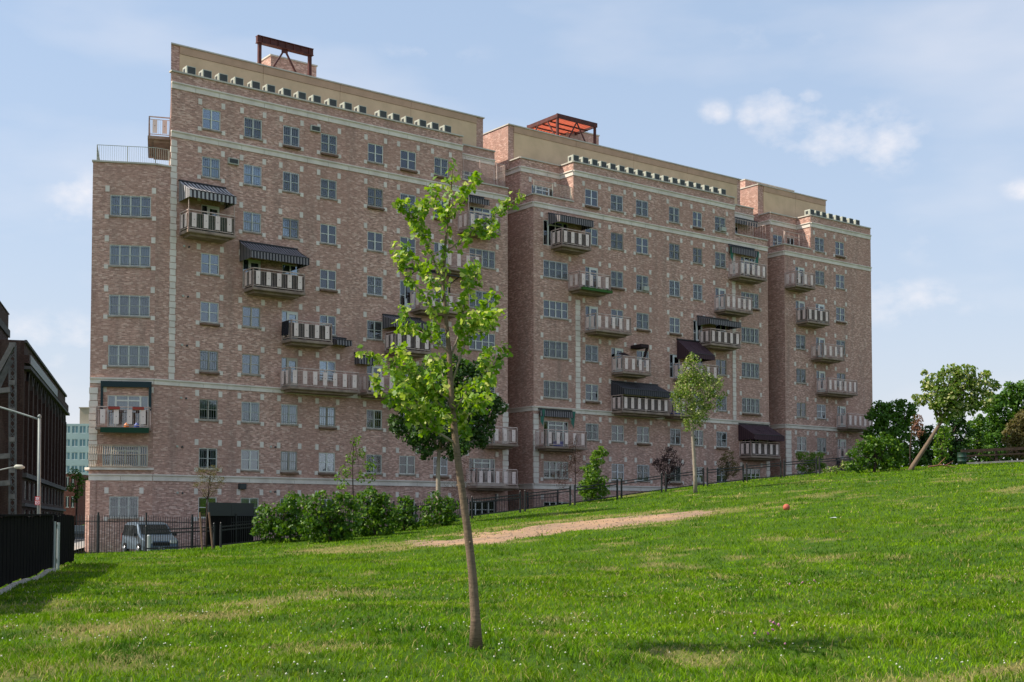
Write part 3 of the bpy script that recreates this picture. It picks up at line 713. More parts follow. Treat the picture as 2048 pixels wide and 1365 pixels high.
# projecting base of the chamfered corner: plinth with a ledge
b = MB(); b.prism([(-3.99, 1.42), (-3.7, 1.28), (-3.6, 1.6), (-3.2, 3.2), (-3.6, 3.2), (-4.13, 1.7)], BASE, 2.395); put('plinth', b, mat_wall, r1)
b = MB(); b.prism([(-4.06, 1.34), (-.93, -.16), (-.9, .02), (-3.2, 3.2), (-3.6, 3.3), (-4.2, 1.72)], 3.0, 3.13); put('ledge', b, M['stone'], r1)
FL = Face(*sl(*A_, 14), math.atan2(-.927, -.374))
band(r1, [(CH, 0, CL), (F0, -.93, 24.3)], 2.77, .37); band(r1, [(CH, 0, CL), (F0, -.93, 24.3)], 8.19, .33); band(r1, [(F0, -.09, 20.45), (F0, 20.45, 24.3)], 22.62, .37); band(r1, [(F0, -.09, 20.45), (FS, 20.45, 24.27)], 25.47, .38)
coping(r1, [(F0, -.12, 20.5), (FS, 20.45, 24.3)], 26.14); coping(r1, [(F0, 20.45, 24.33)], 23.21); coping(r1, [(CH, -.05, CL+.05), (F0, -.93, -.09)], 20.53)
quoins(r1, F0, -.06, .27, 8.22, 22.2); quoins(r1, F0, 23.86, 24.31, 2.8, 7.8); quoins(r1, CH, 0, .42, 3.15, 7.8)
def roof_wall(root, x0, x1, bx0, bx1, y0, y1, ztop, lean=0):
    b = MB(); b.prism([(x0, y0), (x1, y0), (x1, y1), (x0+lean, y1)], 25.5, ztop-.08); put('penthouse_wall', b, mat_wall, root)
    n = max(1, round((bx1-bx0)/5.4)); w = (bx1-bx0)/n
    for k in range(n):
        new_obj('stucco_panel', box_mesh('stucco_panel', .01, w-.01, -.04, .03, 26.0, ztop-.56, M['beige_panel']), root, loc=(bx0+k*w, y0, 0))
        new_obj('fascia_panel', box_mesh('fascia_panel', .01, w-.01, -.07, .03, ztop-.545, ztop-.085, M['beige_fascia']), root, loc=(bx0+k*w, y0, 0))
        b = MB(); b.box(.02, w-.02, -.047, -.041, 27.05, 27.065); 
    b = MB(); b.prism([(x0-.06, y0-.12), (x1+.06, y0-.12), (x1+.06, y1+.06), (x0-.06+lean, y1+.06)], ztop-.08, ztop); put('roof_coping', b, M['coping'], root)
roof_wall(r1, .98, 24.15, 1.5, 23.55, 2.7, 11, 28.78, 3.5)
b = MB(); b.box(9.2, 12.6, 6, 9.5, 28.5, 30.86); put('bulkhead', b, mat_wall, r1); b = MB(); b.box(9.14, 12.66, 5.94, 9.56, 30.86, 30.95); put('roof_coping', b, M['coping'], r1)
for u in [.88, 1.88, 2.89, 3.91, 5.0, 6.01, 7.09, 8.12, 9.16, 10.29, 11.39, 12.45, 13.98, 14.98, 15.99, 17.05, 18.04, 19.06]:
    new_obj('condenser', condenser_mesh(), r1, loc=(u, .12, 26.15))
for k in balc1: balcony(r1, F0, k[0], k[1], k[2], k[3], frame_up=1.15 if k[0] in (.49, 20.07) else 0)
balcony(r1, CH, CL-3.0, CL-.12, 6, None, depth=.95, nf=4, ns=1)
AW = Face(0, 0, 0)
awning(r1, F0, .43, 3.3, 19.76, 18.95, 1.55, .42, 'awn_grey'); awning(r1, F0, 4.25, 8.05, 16.75, 15.95, 1.6, .42, 'awn_dark')
awning(r1, F0, 14.2, 17.1, 13.35, 12.85, 1.35, .4, 'awn_dark'); awning(r1, F0, 20.46, 22.2, 22.15, 21.85, .7, .35, 'awn_dark', sides=False)
awning(r1, F0, 10.45, 11.5, 11.55, 11.35, .8, .32, 'awn_dark'); awning(r1, F0, 12.15, 13.4, 10.7, 10.55, .6, .55, 'awn_dark')
# folded awning over the fourth-floor balcony, open frame
b = MB()
for x in (16.0, 19.4): b.bar((x, -.03, 16.6), (x, -1.2, 16.25), .05); b.bar((x, -.03, 15.9), (x, -1.2, 16.25), .05); b.bar((x, -.03, 14.6), (x, -.03, 16.7), .06)
b.bar((16, -.05, 16.62), (19.4, -.05, 16.62), .12); b.bar((16, -1.2, 16.25), (19.4, -1.2, 16.25), .06)
put('awning_frame', b, M['black_iron'], r1)
# dark awning box framing the balcony on the chamfer
b = MB(); b.box(0, 2.75, -.16, 0, 7.66, 7.98); b.box(0, .13, -.13, 0, 6.2, 7.66); b.box(2.6, 2.75, -.13, 0, 6.2, 7.66); put('awning_surround', b, mat('dark teal frame', (.012, .03, .035), .6), r1, loc=CH.p(CL-2.85, -.1, 0), rz=CH.a)
b = MB(); b.box(0, 2.6, -1.05, -.97, -.32, -.03); put('green_skirt', b, mat('dark green skirt', (.01, .05, .025), .8), r1, loc=CH.p(CL-2.75, 0, SLAB-H*6), rz=CH.a)
# bellied window cage at the corner
b = MB(); zb = 3.14
def cage(a, y): return [(CH.p(a, -y*kk, zz)) for kk, zz in ((.55, 4.42), (.6, 4.25), (1, 3.95), (1, 3.55), (.6, 3.3), (.55, zb))]
for k in range(27):
    a = .05+k*(CL-.35)/26; pts = [CH.p(a, -.42*kk-.03, zz) for kk, zz in ((.4, 4.4), (.5, 4.2), (1, 3.85), (.95, 3.55), (.5, 3.3), (.4, zb))]
    for p, q in zip(pts[:-1], pts[1:]): b.bar(p, q, .026)
for kk, zz in ((.4, 4.4), (1, 3.85), (.4, 3.16)): b.bar(CH.p(.03, -.42*kk-.03, zz), CH.p(CL-.28, -.42*kk-.03, zz), .03)
put('window_cage', b, mat('cream painted cage', (.50, .40, .30), .6), r1)
# little items on the wall
for (u, z) in [(3.43, 21.27), (8.9, 24.27)]:
    b = MB(); b.box(0, .66, -.16, .02, 0, .36, 0); b.box(.06, .6, -.165, -.16, .05, .31, 1); put('wall_unit', b, [M['metal_pale'], M['metal_dark']], r1, loc=(u, 0, z))
for (u, z) in [(.78, 16.0), (.75, 13.1), (.72, 10.25), (.7, 7.2), (.5, 4.4), (.55, 1.75), (6.4, 1.9), (6.4, 4.6)]:
    b = MB(); b.tube([(0, .02, 0), (0, -.06, 0)], .07, 8); b.tube([(.3, .02, -.02), (.3, -.08, -.02)], .055, 8, 1); put('vent_cap', b, [M['metal_pale'], M['metal_dark']], r1, loc=(u, 0, z))
b = MB(); b.box(0, .45, -.2, .02, 0, .34); b.box(.03, .42, -.24, -.2, .03, .28); put('wall_lamp', b, M['metal_dark'], r1, loc=(4.3, 0, 2.0))
def rail(root, pts, h, step=.12, mt='metal_pale', name='terrace_railing', r0=.02):
    b = MB()
    for p, q in zip(pts[:-1], pts[1:]):
        p, q = Vector(p), Vector(q); n = max(1, round((q-p).length/step))
        for zz in (.06, h): b.bar(p+Vector((0, 0, zz)), q+Vector((0, 0, zz)), r0*1.4)
        for k in range(n+1): e = p+(q-p)*k/n; big = k % 14 == 0 or k == n; b.bar(e, e+Vector((0, 0, h)), r0*2 if big else r0*.55)
    put(name, b, M[mt], root)
rail(r1, [(*sl(-3.75, 1.7, 8), 20.5), (-3.75, 1.7, 20.5), (-.9, .22, 20.5), (-.1, .2, 20.5)], 1.0)
rail(r1, [(20.6, .12, 23.2), (24.15, .12, 23.2), (24.15, 1.4, 23.2)], 1.6, .1, 'rail_pink')
# balcony on the end wall of the tall block
FE = Face(*sl(-.1, 0, 5.0), math.atan2(-.927, -.374)); balcony(r1, FE, 0, 4.2, 0, None, nf=5)
# mesh screen on the wall-side of the upper right balcony (cage top)
B1.finish()

# ---------------------------------------------------------------- block 2
B2 = Bld('middle brick block with a rust red roof canopy and eight stepped balconies'); r2 = B2.root
cols2 = [(27.47, 29.73), (31.36, 32.6), (33.86, 35.08), (36.4, 37.66), (39.84, 40.97), (42.42, 43.44), (44.9, 46.11), (47.87, 49.95)]
balc2 = [(28.13, 30.83, 1, 'mesh_dark'), (29.74, 32.73, 2, None), (31.28, 34.71, 3, None), (33.87, 36.67, 4, None), (33.81, 38.53, 5, 'mesh_dark'), (39.0, 41.8, 5, None), (25.96+.7, 30.4, 6, None),
         (46.39, 49.51, 1, None), (44.73, 47.81, 2, None), (43.0, 46.39, 3, 'mesh_dark'), (40.2, 43.86, 4, None), (47.49, 50.94, 6, 'mesh_dark')]
grid_windows(B2, cols2[1:7], range(0, 9), [b[:3] for b in balc2], skip={(31.4, 2.5)}, fmt=lambda c, r: 'frame_white' if (r == 0 and c < 37) or (r == 2 and 39 < c < 44) or random.random() < .15 else random.choice(['frame_pale', 'frame_pale', 'frame_beige']))
for cw in (cols2[0], cols2[7]):
    for r in range(1, 9):
        bl = [b for b in balc2 if b[2] == r and b[0] < cw[1] and b[1] > cw[0]+.9]
        B2.w(F0, cw[0], cw[1], r, cols=4, style='triple' if bl else 'sash', wide=True, sill=not bl, bars=False if bl else None, fm='frame_white' if (cw[0] < 30 and r == 2) else 'frame_pale', blocks=(1, 1, 0, 0) if bl else (1, 1, 1, 1))
B2.w(FS, 27.6, 29.6, 0, cols=3, style='triple', wide=True, sill=False, bars=False, blocks=(1, 1, 0, 0), fm='frame_white'); B2.w(FS, 47.4, 49.2, 0, style='triple', wide=True, sill=False, bars=False, blocks=(0, 0, 0, 0))
def notch_block(B, xl, xr, yl, yr, depth, xal, xar):
    """xl..xr full width, xal..xar the upper front block; notches (setback terraces) beside it"""
    mb = MB(); o = B.ops.get(id(F0), []); os_ = B.ops.get(id(FS), [])
    if xal > xl: wall_face(mb, F0, xl, xal, BASE, 23.12, o)
    wall_face(mb, F0, xal, xar, BASE, 26.05, o)
    if xar < xr: wall_face(mb, F0, xar, xr, BASE, 23.12, o)
    for a, b_, x in ((xl, xal, xal), (xar, xr, xar)):
        if b_-a < .1: continue
        wall_face(mb, FS, a, b_, 22.4, 26.05, os_)
        if x == xal: mb.quad((x, 1.5, 22.3), (x, 0, 22.3), (x, 0, 26.05), (x, 1.5, 26.05))
        else: mb.quad((x, 0, 22.3), (x, 1.5, 22.3), (x, 1.5, 26.05), (x, 0, 26.05))
        mb.quad((a, .25, 22.4), (b_, .25, 22.4), (b_, 1.5, 22.4), (a, 1.5, 22.4), 2); mb.quad((b_, .25, 22.4), (a, .25, 22.4), (a, .25, 23.12), (b_, .25, 23.12)); mb.quad((a, 0, 23.12), (b_, 0, 23.12), (b_, .25, 23.12), (a, .25, 23.12))
    zl = 23.12 if xal > xl else 26.05; zr = 23.12 if xar < xr else 26.05
    mb.quad((xl, depth, BASE), (xl, 0, BASE), (xl, 0, zl), (xl, depth, zl)); mb.quad((xl, depth, zl), (xl, 1.5, zl), (xl, 1.5, 26.05), (xl, depth, 26.05))
    mb.quad((xr, 0, BASE), (xr, depth, BASE), (xr, depth, zr), (xr, 0, zr)); mb.quad((xr, 1.5, zr), (xr, depth, zr), (xr, depth, 26.05), (xr, 1.5, 26.05))
    mb.quad((xr, depth, BASE), (xl, depth, BASE), (xl, depth, 26.05), (xr, depth, 26.05))
    pts = [(xl, 1.5), (xal, 1.5), (xal, 0), (xar, 0), (xar, 1.5), (xr, 1.5), (xr, depth), (xl, depth)]; mb.poly([(*p, 25.6) for p in pts], 2)
    put('wall', mb, mat_wall, B.root)
    SL = Face(xl, depth, -math.pi/2); SLu = Face(xl, depth, -math.pi/2)
    L1 = [(SL, 0, depth)]
    band(B.root, L1+[(F0, xl, xr)], 2.77, .37); band(B.root, L1+[(F0, xl, xr)], 8.19, .33)
    band(B.root, L1+[(F0, xl, xal)]*(xal > xl)+[(F0, xal, xar)]+[(F0, xar, xr)]*(xar < xr), 22.62, .37)
    up = [(F0, xal, xar)]
    if xal > xl: up += [(SL, 0, depth-1.5), (FS, xl, xal), (Face(xal, 1.5, -math.pi/2), 0, 1.5)]
    else: up += L1
    if xar < xr: up += [(FS, xar, xr)]
    band(B.root, up, 25.47, .38); coping(B.root, up, 26.14)
    if xal > xl: coping(B.root, [(F0, xl, xal), (SL, depth-1.5, depth)], 23.21)
    if xar < xr: coping(B.root, [(F0, xar, xr)], 23.21)
notch_block(B2, 26.57, 51.07, 0, 0, 14, 30.25, 47.17)
quoins(r2, F0, 30.42, 30.82, 8.22, 16.3); quoins(r2, F0, 26.56, 26.98, 2.8, 7.8); quoins(r2, F0, 46.8, 47.14, 8.22, 22.2); quoins(r2, F0, 50.7, 51.08, 2.8, 7.8)
roof_wall(r2, 26.39, 50.81, 26.88, 50.40, 2.7, 11, 28.78)
b = MB(); b.box(34.75, 38.0, 6, 9.5, 28.5, 30.83); put('bulkhead', b, mat_wall, r2); b = MB(); b.box(34.69, 38.06, 5.94, 9.56, 30.83, 30.92); put('roof_coping', b, M['coping'], r2)
for u in [30.34, 31.24, 32.13, 33.01, 33.92, 34.82, 35.74, 36.67, 37.54, 38.43, 39.38, 40.33, 41.15, 42.08, 42.91, 43.86, 44.84, 45.76]:
    new_obj('condenser', condenser_mesh(), r2, loc=(u, .12, 26.15))
for k in balc2: balcony(r2, F0, *k[:4])
awning(r2, F0, 27.9, 31.0, 21.95, 21.6, 1.35, .45, 'awn_dark'); awning(r2, F0, 33.8, 38.5, 10.42, 9.75, 1.5, .4, 'awn_black'); awning(r2, F0, 42.8, 46.3, 16.1, 15.75, 1.4, .4, 'awn_dark')
awning(r2, F0, 40.6, 43.2, 14.1, 12.9, 1.5, .35, 'awn_maroon'); awning(r2, F0, 47.4, 50.95, 7.95, 7.0, 1.7, .4, 'awn_maroon')
awning(r2, F0, 46.4, 49.4, 22.2, 22.0, .4, .5, 'awn_dark', sides=False); awning(r2, FS, 47.25, 50.6, 25.0, 24.75, .9, .45, 'awn_dark', sides=False)
awning(r2, F0, 26.95, 30.0, 8.0, 7.92, .3, .42, 'awn_dark', sides=False)
for x0 in (26.95, 29.75, 46.35, 49.3):
    z0 = 7.95 if x0 < 40 else 22.0
    b = MB()
    for k in range(3): b.poly([(k*.1, -.25-.05*k, 0), (.16+k*.08, -.3-.05*k, 0), (.14+k*.05, -.28, -.95-.15*k), (.04+k*.05, -.26, -.9)])
    put('rolled_canvas', b, M['awn_green'], r2, loc=(x0, 0, z0))
b = MB(); b.box(38.35, 39.1, -1.2, -.05, 12.95, 13.2); b.poly([(38.9, -1.1, 13.0), (39.15, -1.15, 13.0), (39.3, -.6, 12.2), (39.05, -.5, 12.1)]); b.poly([(36.9, -.2, 12.5), (37.5, -.2, 12.6), (37.5, -.9, 12.3), (36.9, -.9, 12.2)])
put('torn_canvas', b, mat('tattered dark canvas', (.035, .02, .022), .9), r2, loc=(-2.6, 0, 0))
rail(r2, [(26.7, .1, 23.2), (30.2, .1, 23.2)], 1.0, .12, 'metal_pale', r0=.015); rail(r2, [(47.3, .1, 23.2), (50.95, .1, 23.2), (50.95, 1.4, 23.2)], 1.25, .3, 'rail_pink', r0=.02)
B2.finish()

# ---------------------------------------------------------------- block 3
B3 = Bld('farthest and narrowest brick block, right, with six stepped balconies'); r3 = B3.root
cols3 = [(54.52, 55.73), (57.1, 58.3), (59.8, 61.0)]
balc3 = [(53.14, 55.51, 1, None), (54.51, 57.35, 2, 'mesh_dark'), (56.39, 59.22, 3, None), (57.05, 60.99, 4, None), (59.64, 63.0, 5, None), (59.66, 62.59, 6, None)]
grid_windows(B3, cols3[:1], range(1, 9), [b[:3] for b in balc3]); grid_windows(B3, cols3[1:], range(0, 9), [b[:3] for b in balc3])
B3.w(FS, 53.5, 54.7, 0, cols=2, sill=False, bars=False, blocks=(1, 0, 0, 0)); B3.w(FS, 55.3, 56.2, 0, cols=2, sill=False, bars=False, blocks=(0, 0, 0, 0), fm='frame_white')
notch_block(B3, 53.13, 64.7, 0, 0, 12, 56.53, 64.7)
quoins(r3, F0, 53.12, 53.75, 2.8, 7.8); quoins(r3, F0, 64.35, 64.71, 2.8, 7.8)
roof_wall(r3, 53.01, 61.95, 53.67, 61.9, 2.7, 10, 28.76)
b = MB(); b.box(54.0, 60.4, 5.0, 9, 28.5, 29.75); put('bulkhead', b, mat_wall, r3); b = MB(); b.box(53.94, 60.46, 4.94, 9.06, 29.75, 29.84); put('roof_coping', b, M['coping'], r3)
for u in [56.65, 57.4, 58.2, 59.1, 60.05, 60.95, 61.9, 62.8]: new_obj('condenser', condenser_mesh(), r3, loc=(u, .12, 26.15))
for k in balc3: balcony(r3, F0, *k[:4])
awning(r3, F0, 59.6, 63.6, 5.15+.3, 4.9, 1.3, .55, 'awn_black')
rail(r3, [(53.25, .1, 23.2), (56.4, .1, 23.2)], 1.1, .6, 'rail_pink', r0=.02)
b = MB()
for x in (53.6, 55.4): b.bar((x, .3, 23.2), (x, .3, 24.35), .05)
b.bar((53.6, .3, 24.35), (55.4, .3, 24.35), .05); b.bar((53.6, .3, 24.0), (55.4, .3, 24.0), .05); put('terrace_frame', b, M['rail_pink'], r3)
B3.finish()

# ---------------------------------------------------------------- steel frames on the roofs
t1 = thing('steel_portal', 'rust red steel portal with braces on the left block roof', 'steel frame', fac(7.3, -4, 28.75), ROTF)
b = MB()
for x in (.1, 3.7): bb = MB(); bb.box(x-.1, x+.1, -.1, .1, 0, 1.95); put('post', bb, M['steel_red'], t1)
b.box(-.1, 3.9, -.12, .12, 1.93, 2.32); b.box(-.1, 3.9, -.2, .2, 2.32, 2.36); b.box(-.1, 3.9, -.2, .2, 1.9, 1.94)
for k in range(7): b.box(.25+k*.55, .3+k*.55, -.19, .19, 1.94, 2.32)
put('beam', b, M['steel_red'], t1)
for x in (.75, 3.0): bb = MB(); bb.bar((1.88, 0, 1.9), (x, 0, .05), .1); put('brace', bb, M['steel_red'], t1)
bb = MB(); bb.box(1.68, 2.08, -.06, .06, 1.68, 1.95); put('gusset', bb, M['steel_red'], t1)
t2 = thing('rooftop_canopy', 'rust red steel canopy with joists tinted sunlit orange on the middle block roof', 'steel canopy', fac(31.65, -3.5, 28.75), ROTF)
for x, y in ((.08, .08), (3.8, .08), (.08, 3.6), (3.8, 3.6)): bb = MB(); bb.box(x-.08, x+.08, y-.08, y+.08, 0, 1.72); put('post', bb, M['steel_red'], t2)
for y in (0.0, 3.6): bb = MB(); bb.box(-.05, 3.95, y-.06, y+.06, 1.7, 2.03); put('beam', bb, M['steel_red'], t2)
for x in (-.05, 3.83): bb = MB(); bb.box(x, x+.1, .065, 3.53, 1.72, 2.0); put('beam', bb, M['steel_red'], t2)
for k in range(3): bb = MB(); bb.box(.08, 3.8, .9+k*.9, .98+k*.9, 1.62, 1.715); put('girt', bb, M['steel_red'], t2)
for k in range(13): bb = MB(); bb.box(.2+k*.27, .235+k*.27, .07, 3.53, 1.72, 2.0); put('joist', bb, M['steel_red_lit'], t2)
for a_, b2_ in (((-.0, 1.2, 1.75), (0, .2, .3)), ((0, 2.3, 1.75), (0, 3.4, .3)), ((1.9, 0, 1.72), (.9, 0, 0)), ((1.9, 0, 1.72), (3, 0, 0))): bb = MB(); bb.bar(a_, b2_, .08); put('brace', bb, M['steel_red'], t2)

# planters and toys on the corner balcony
for k, a in enumerate((.55, 1.85)):
    b = MB(); b.box(0, .62, -1.02, -.86, .98, 1.12); b.box(.03, .59, -1.0, -.88, 1.121, 1.14, 1)
    p = CH.p(CL-2.9+a, 0, SLAB-H*6); w_ = Matrix.Rotation(ROTF, 4, 'Z') @ Vector(p)
    put('planter_box', b, [mat('red plastic planter %d' % k, (.35, .05, .035), .5), M['bark_dark']], None, loc=(P0.x+w_.x, P0.y+w_.y, w_.z), rz=ROTF+CH.a,
        label=('left' if k == 0 else 'right')+' of two red planter boxes hanging on the corner balcony rail', cat='planter', group='red planters on the corner balcony')

# a few belongings on the balconies
def belonging(name, label, cat, u, q, z, mb, mats):
    return put(name, mb, mats, None, loc=fac(u, q, z), rz=ROTF, label=label, cat=cat)
def flowers(L, n, seed, h=.28):
    rr = random.Random(seed); b = MB(); b.box(0, L, 0, .2, 0, .18, 0)
    for _ in range(n):
        x, y, z = rr.uniform(0, L), rr.uniform(-.05, .25), .18+rr.uniform(0, h); r = rr.uniform(.03, .06); a = rr.uniform(0, 3)
        b.poly([(x-r*math.cos(a), y-r*math.sin(a), z-r), (x+r, y, z-r*.5), (x+r*math.cos(a)*.4, y+r*.3, z+r)], rr.choice([1, 1, 2]))
    return b
gm = mat('potted leaves', (.04, .12, .02), .7)
belonging('flower_trough', 'trough of orange flowers behind the upper right balcony of the middle block', 'flowers', 47.9, .98, SLAB-H, flowers(1.3, 90, 1), [M['bark_dark'], mat('orange petals', (.65, .22, .03), .6), gm])
belonging('flower_trough', 'trough of red flowers behind the topmost balcony of the right block', 'flowers', 54.6, .98, SLAB-H, flowers(.8, 60, 2), [M['bark_dark'], mat('red petals', (.55, .08, .04), .6), gm])
b = flowers(2.8, 260, 3, .12); belonging('trailing_plants', 'dark green trailing plants along the front edge of a middle block balcony', 'plants', 29.85, 1.52, SLAB-2*H-.2, b, [gm, mat('dark trailing leaves', (.02, .06, .02), .8), gm])
b = MB(); b.box(0, .6, 0, .35, 0, .38, 0); b.box(-.02, .62, -.02, .37, .38, .42, 1); belonging('storage_box', 'blue plastic storage box on the lower left balcony of the middle block', 'box', 27.9, .9, SLAB-6*H, b, [mat('blue plastic', (.04, .07, .35), .5), mat('pale lid', (.5, .52, .6), .5)])
b = MB(); b.box(0, .9, 0, .3, 0, .3, 0); b.box(1.0, 1.4, .02, .3, 0, .24, 1); belonging('storage_box', 'blue and grey boxes under the tree beside the dark awning of the middle block', 'box', 39.3, .92, SLAB-5*H, b, [mat('deep blue plastic', (.03, .06, .30), .5), mat('grey plastic', (.3, .3, .32), .5)])
b = MB()
for k in range(6): b.poly([(0, -.15*k, 0), (0, -.15*k-.16, .02), (-.06*(k % 2), -.15*k-.16, -.85-.05*(k % 3)), (-.04, -.15*k, -.8)], 0)
belonging('hanging_cloth', 'dark cloth hung over the left rail of the balcony below the striped awning', 'cloth', 6.98, .2, SLAB-4*H+1.1, b, [mat('dark cloth', (.02, .02, .028), .9)])
for k, (a, c_, nm) in enumerate(((1.5, (.65, .2, .04), 'orange'), (2.05, (.05, .1, .4), 'blue'))):
    b = MB(); b.tube([(0, 0, 0), (0, 0, .12), (.02, 0, .26)], [.14, .16, .06], 8); p = CH.p(CL-2.9+a, -.55, SLAB-H*6+.01); w_ = Matrix.Rotation(ROTF, 4, 'Z') @ Vector(p)
    put('toy_bucket', b, mat(nm+' toy plastic', c_, .5), None, loc=(P0.x+w_.x, P0.y+w_.y, w_.z), label=nm+' toy on the floor of the corner balcony with red planters', cat='toy')

# ================================================================ TREES, SHRUBS
def leaf_cloud(blobs, size, seed, name, mt, parent, fan=False, shell=.55, up=.25):
    """blobs: (centre, (rx,ry,rz), n). Each leaf is a small folded pair of faces set at random in and on its clump"""
    rs = np.random.RandomState(seed); C_, S_, NN = [], [], []
    for c, r, n in blobs:
        d = rs.normal(size=(n, 3)); d /= np.linalg.norm(d, axis=1)[:, None]
        rad = np.where(rs.rand(n) < shell, rs.uniform(.78, 1.08, n), rs.rand(n)**.45)
        # sub-clumps so that the surface is uneven
        k = 9+int(n/160); cc = rs.normal(size=(k, 3)); cc /= np.linalg.norm(cc, axis=1)[:, None]
        near = (d @ cc.T).max(1); rad = rad*(.70+.42*near**3)
        C_.append(np.array(c)+d*rad[:, None]*np.array(r)); NN.append(d)
    P = np.concatenate(C_); D_ = np.concatenate(NN); n = len(P)
    nrm = D_*.7+rs.normal(size=(n, 3))*.65+np.array([0, 0, up]); nrm /= np.linalg.norm(nrm, axis=1)[:, None]
    tng = np.cross(nrm, rs.normal(size=(n, 3))); tng /= np.linalg.norm(tng, axis=1)[:, None]; bt = np.cross(nrm, tng)
    s = size*rs.uniform(.55, 1.3, n)[:, None]
    V = np.stack([P-tng*s*.5, P+bt*s*.33+nrm*s*.08, P+tng*s*.55, P-bt*s*.33+nrm*s*.08], 1).reshape(-1, 3)
    f = np.arange(n)[:, None]*4+np.array([[0, 1, 2, 3]])
    Ft = np.concatenate([f[:, [0, 1, 2]], f[:, [0, 2, 3]]])
    me = big_mesh(name, V, Ft, {'rnd': np.repeat(rs.rand(n), 4)})
    return new_obj(name, me, parent, [M[mt]], kind=None)
def plant(name, label, cat, base, blobs, mt, size, dens, trunk=None, tr=.06, bark_='bark_dark', group=None, depth=.9, limbs=True, shell=.55, crown='crown', Y=None, seed=None):
    """blobs given as (px, py, radius px[, ry]) at the plant's distance"""
    base = Vector(base); Y = Y or base.y; t = thing(name, label, cat, base, 0, group)
    bl = []; sd = seed or int(base.x*31+base.y*17) % 9999; rnd = random.Random(sd)
    for q in blobs:
        px, py, rr = q[:3]; ry = q[3] if len(q) > 3 else rr; c = at(px, py, Y+rnd.uniform(-.25, .25)*rr*Y/F); r = rr*Y/F; rz = ry*Y/F
        n = int(dens*r*rz*4*math.pi/(size*size)*1.35); c0 = c-base
        bl.append((tuple(c0), (r*.86, r*depth*.86, rz*.86), max(int(n*.6), 12)))
        for _ in range(6 if n > 150 else 2):          # smaller clumps breaking the outline
            a = Vector((rnd.gauss(0, 1), rnd.gauss(0, .8), rnd.gauss(.15, 1))).normalized(); f_ = rnd.uniform(.28, .5)
            bl.append((tuple(c0+Vector((a.x*r, a.y*r*depth, a.z*rz))*.86), (r*f_, r*f_, rz*f_*.8), max(int(n*f_*f_*.55), 8)))
    leaf_cloud(bl, size, sd, crown, mt, t, shell=shell)
    mb = MB()
    if trunk:
        pts = [Vector(base)-base-Vector((0, 0, .1))]+[at(px, py, Y)-base for px, py in trunk]; k = len(pts); mb.tube(pts, [tr*(1-.62*i/(k-1)) for i in range(k)], 8)
        top = pts
    else:
        c = sum((Vector(b[0]) for b in bl), Vector())/len(bl); top = [Vector((0, 0, -.05)), c*.6, c]; mb.tube(top, [tr, tr*.7, tr*.4], 6)
    if limbs:
        for b in [q_ for q_ in bl if q_[2] > 12][:40:3]:
            c = Vector(b[0]); j = rnd.choice(range(max(1, len(top)-2), len(top))) if len(top) > 2 else 1
            s0 = top[j]; 
            if (c-s0).length > .1: mid = (s0+c)/2+Vector((rnd.uniform(-.1, .1), rnd.uniform(-.1, .1), .05))*(c-s0).length; mb.tube([s0, mid, c], [tr*.42, tr*.25, tr*.1], 5)
    put('trunk' if trunk else 'stem', mb, M[bark_], t, smooth=True)
    return t

# --- the young ginkgo in the foreground
gb = ground_at(952, 1300); GY = gb.y
tg = thing('young_ginkgo', 'slender young ginkgo leaning slightly in the foreground lawn', 'tree', gb)
def gp(px, py, dy=0.0): return at(px, py, GY+dy)-gb
trunk = [(952, 1306), (951, 1240), (945, 1150), (935, 1060), (921, 960), (912, 890), (905, 820), (901, 760), (898, 700), (892, 640), (886, 570), (890, 500), (896, 430), (903, 370), (906, 322)]
tr_w = [15, 10, 8.6, 8, 7.2, 6.8, 6.2, 5.4, 4.9, 3.8, 3.2, 2.6, 2, 1.4, .7]
mb = MB(); tp = [gp(x, y) for x, y in trunk]; mb.tube(tp, [w*GY/F for w in tr_w], 12)
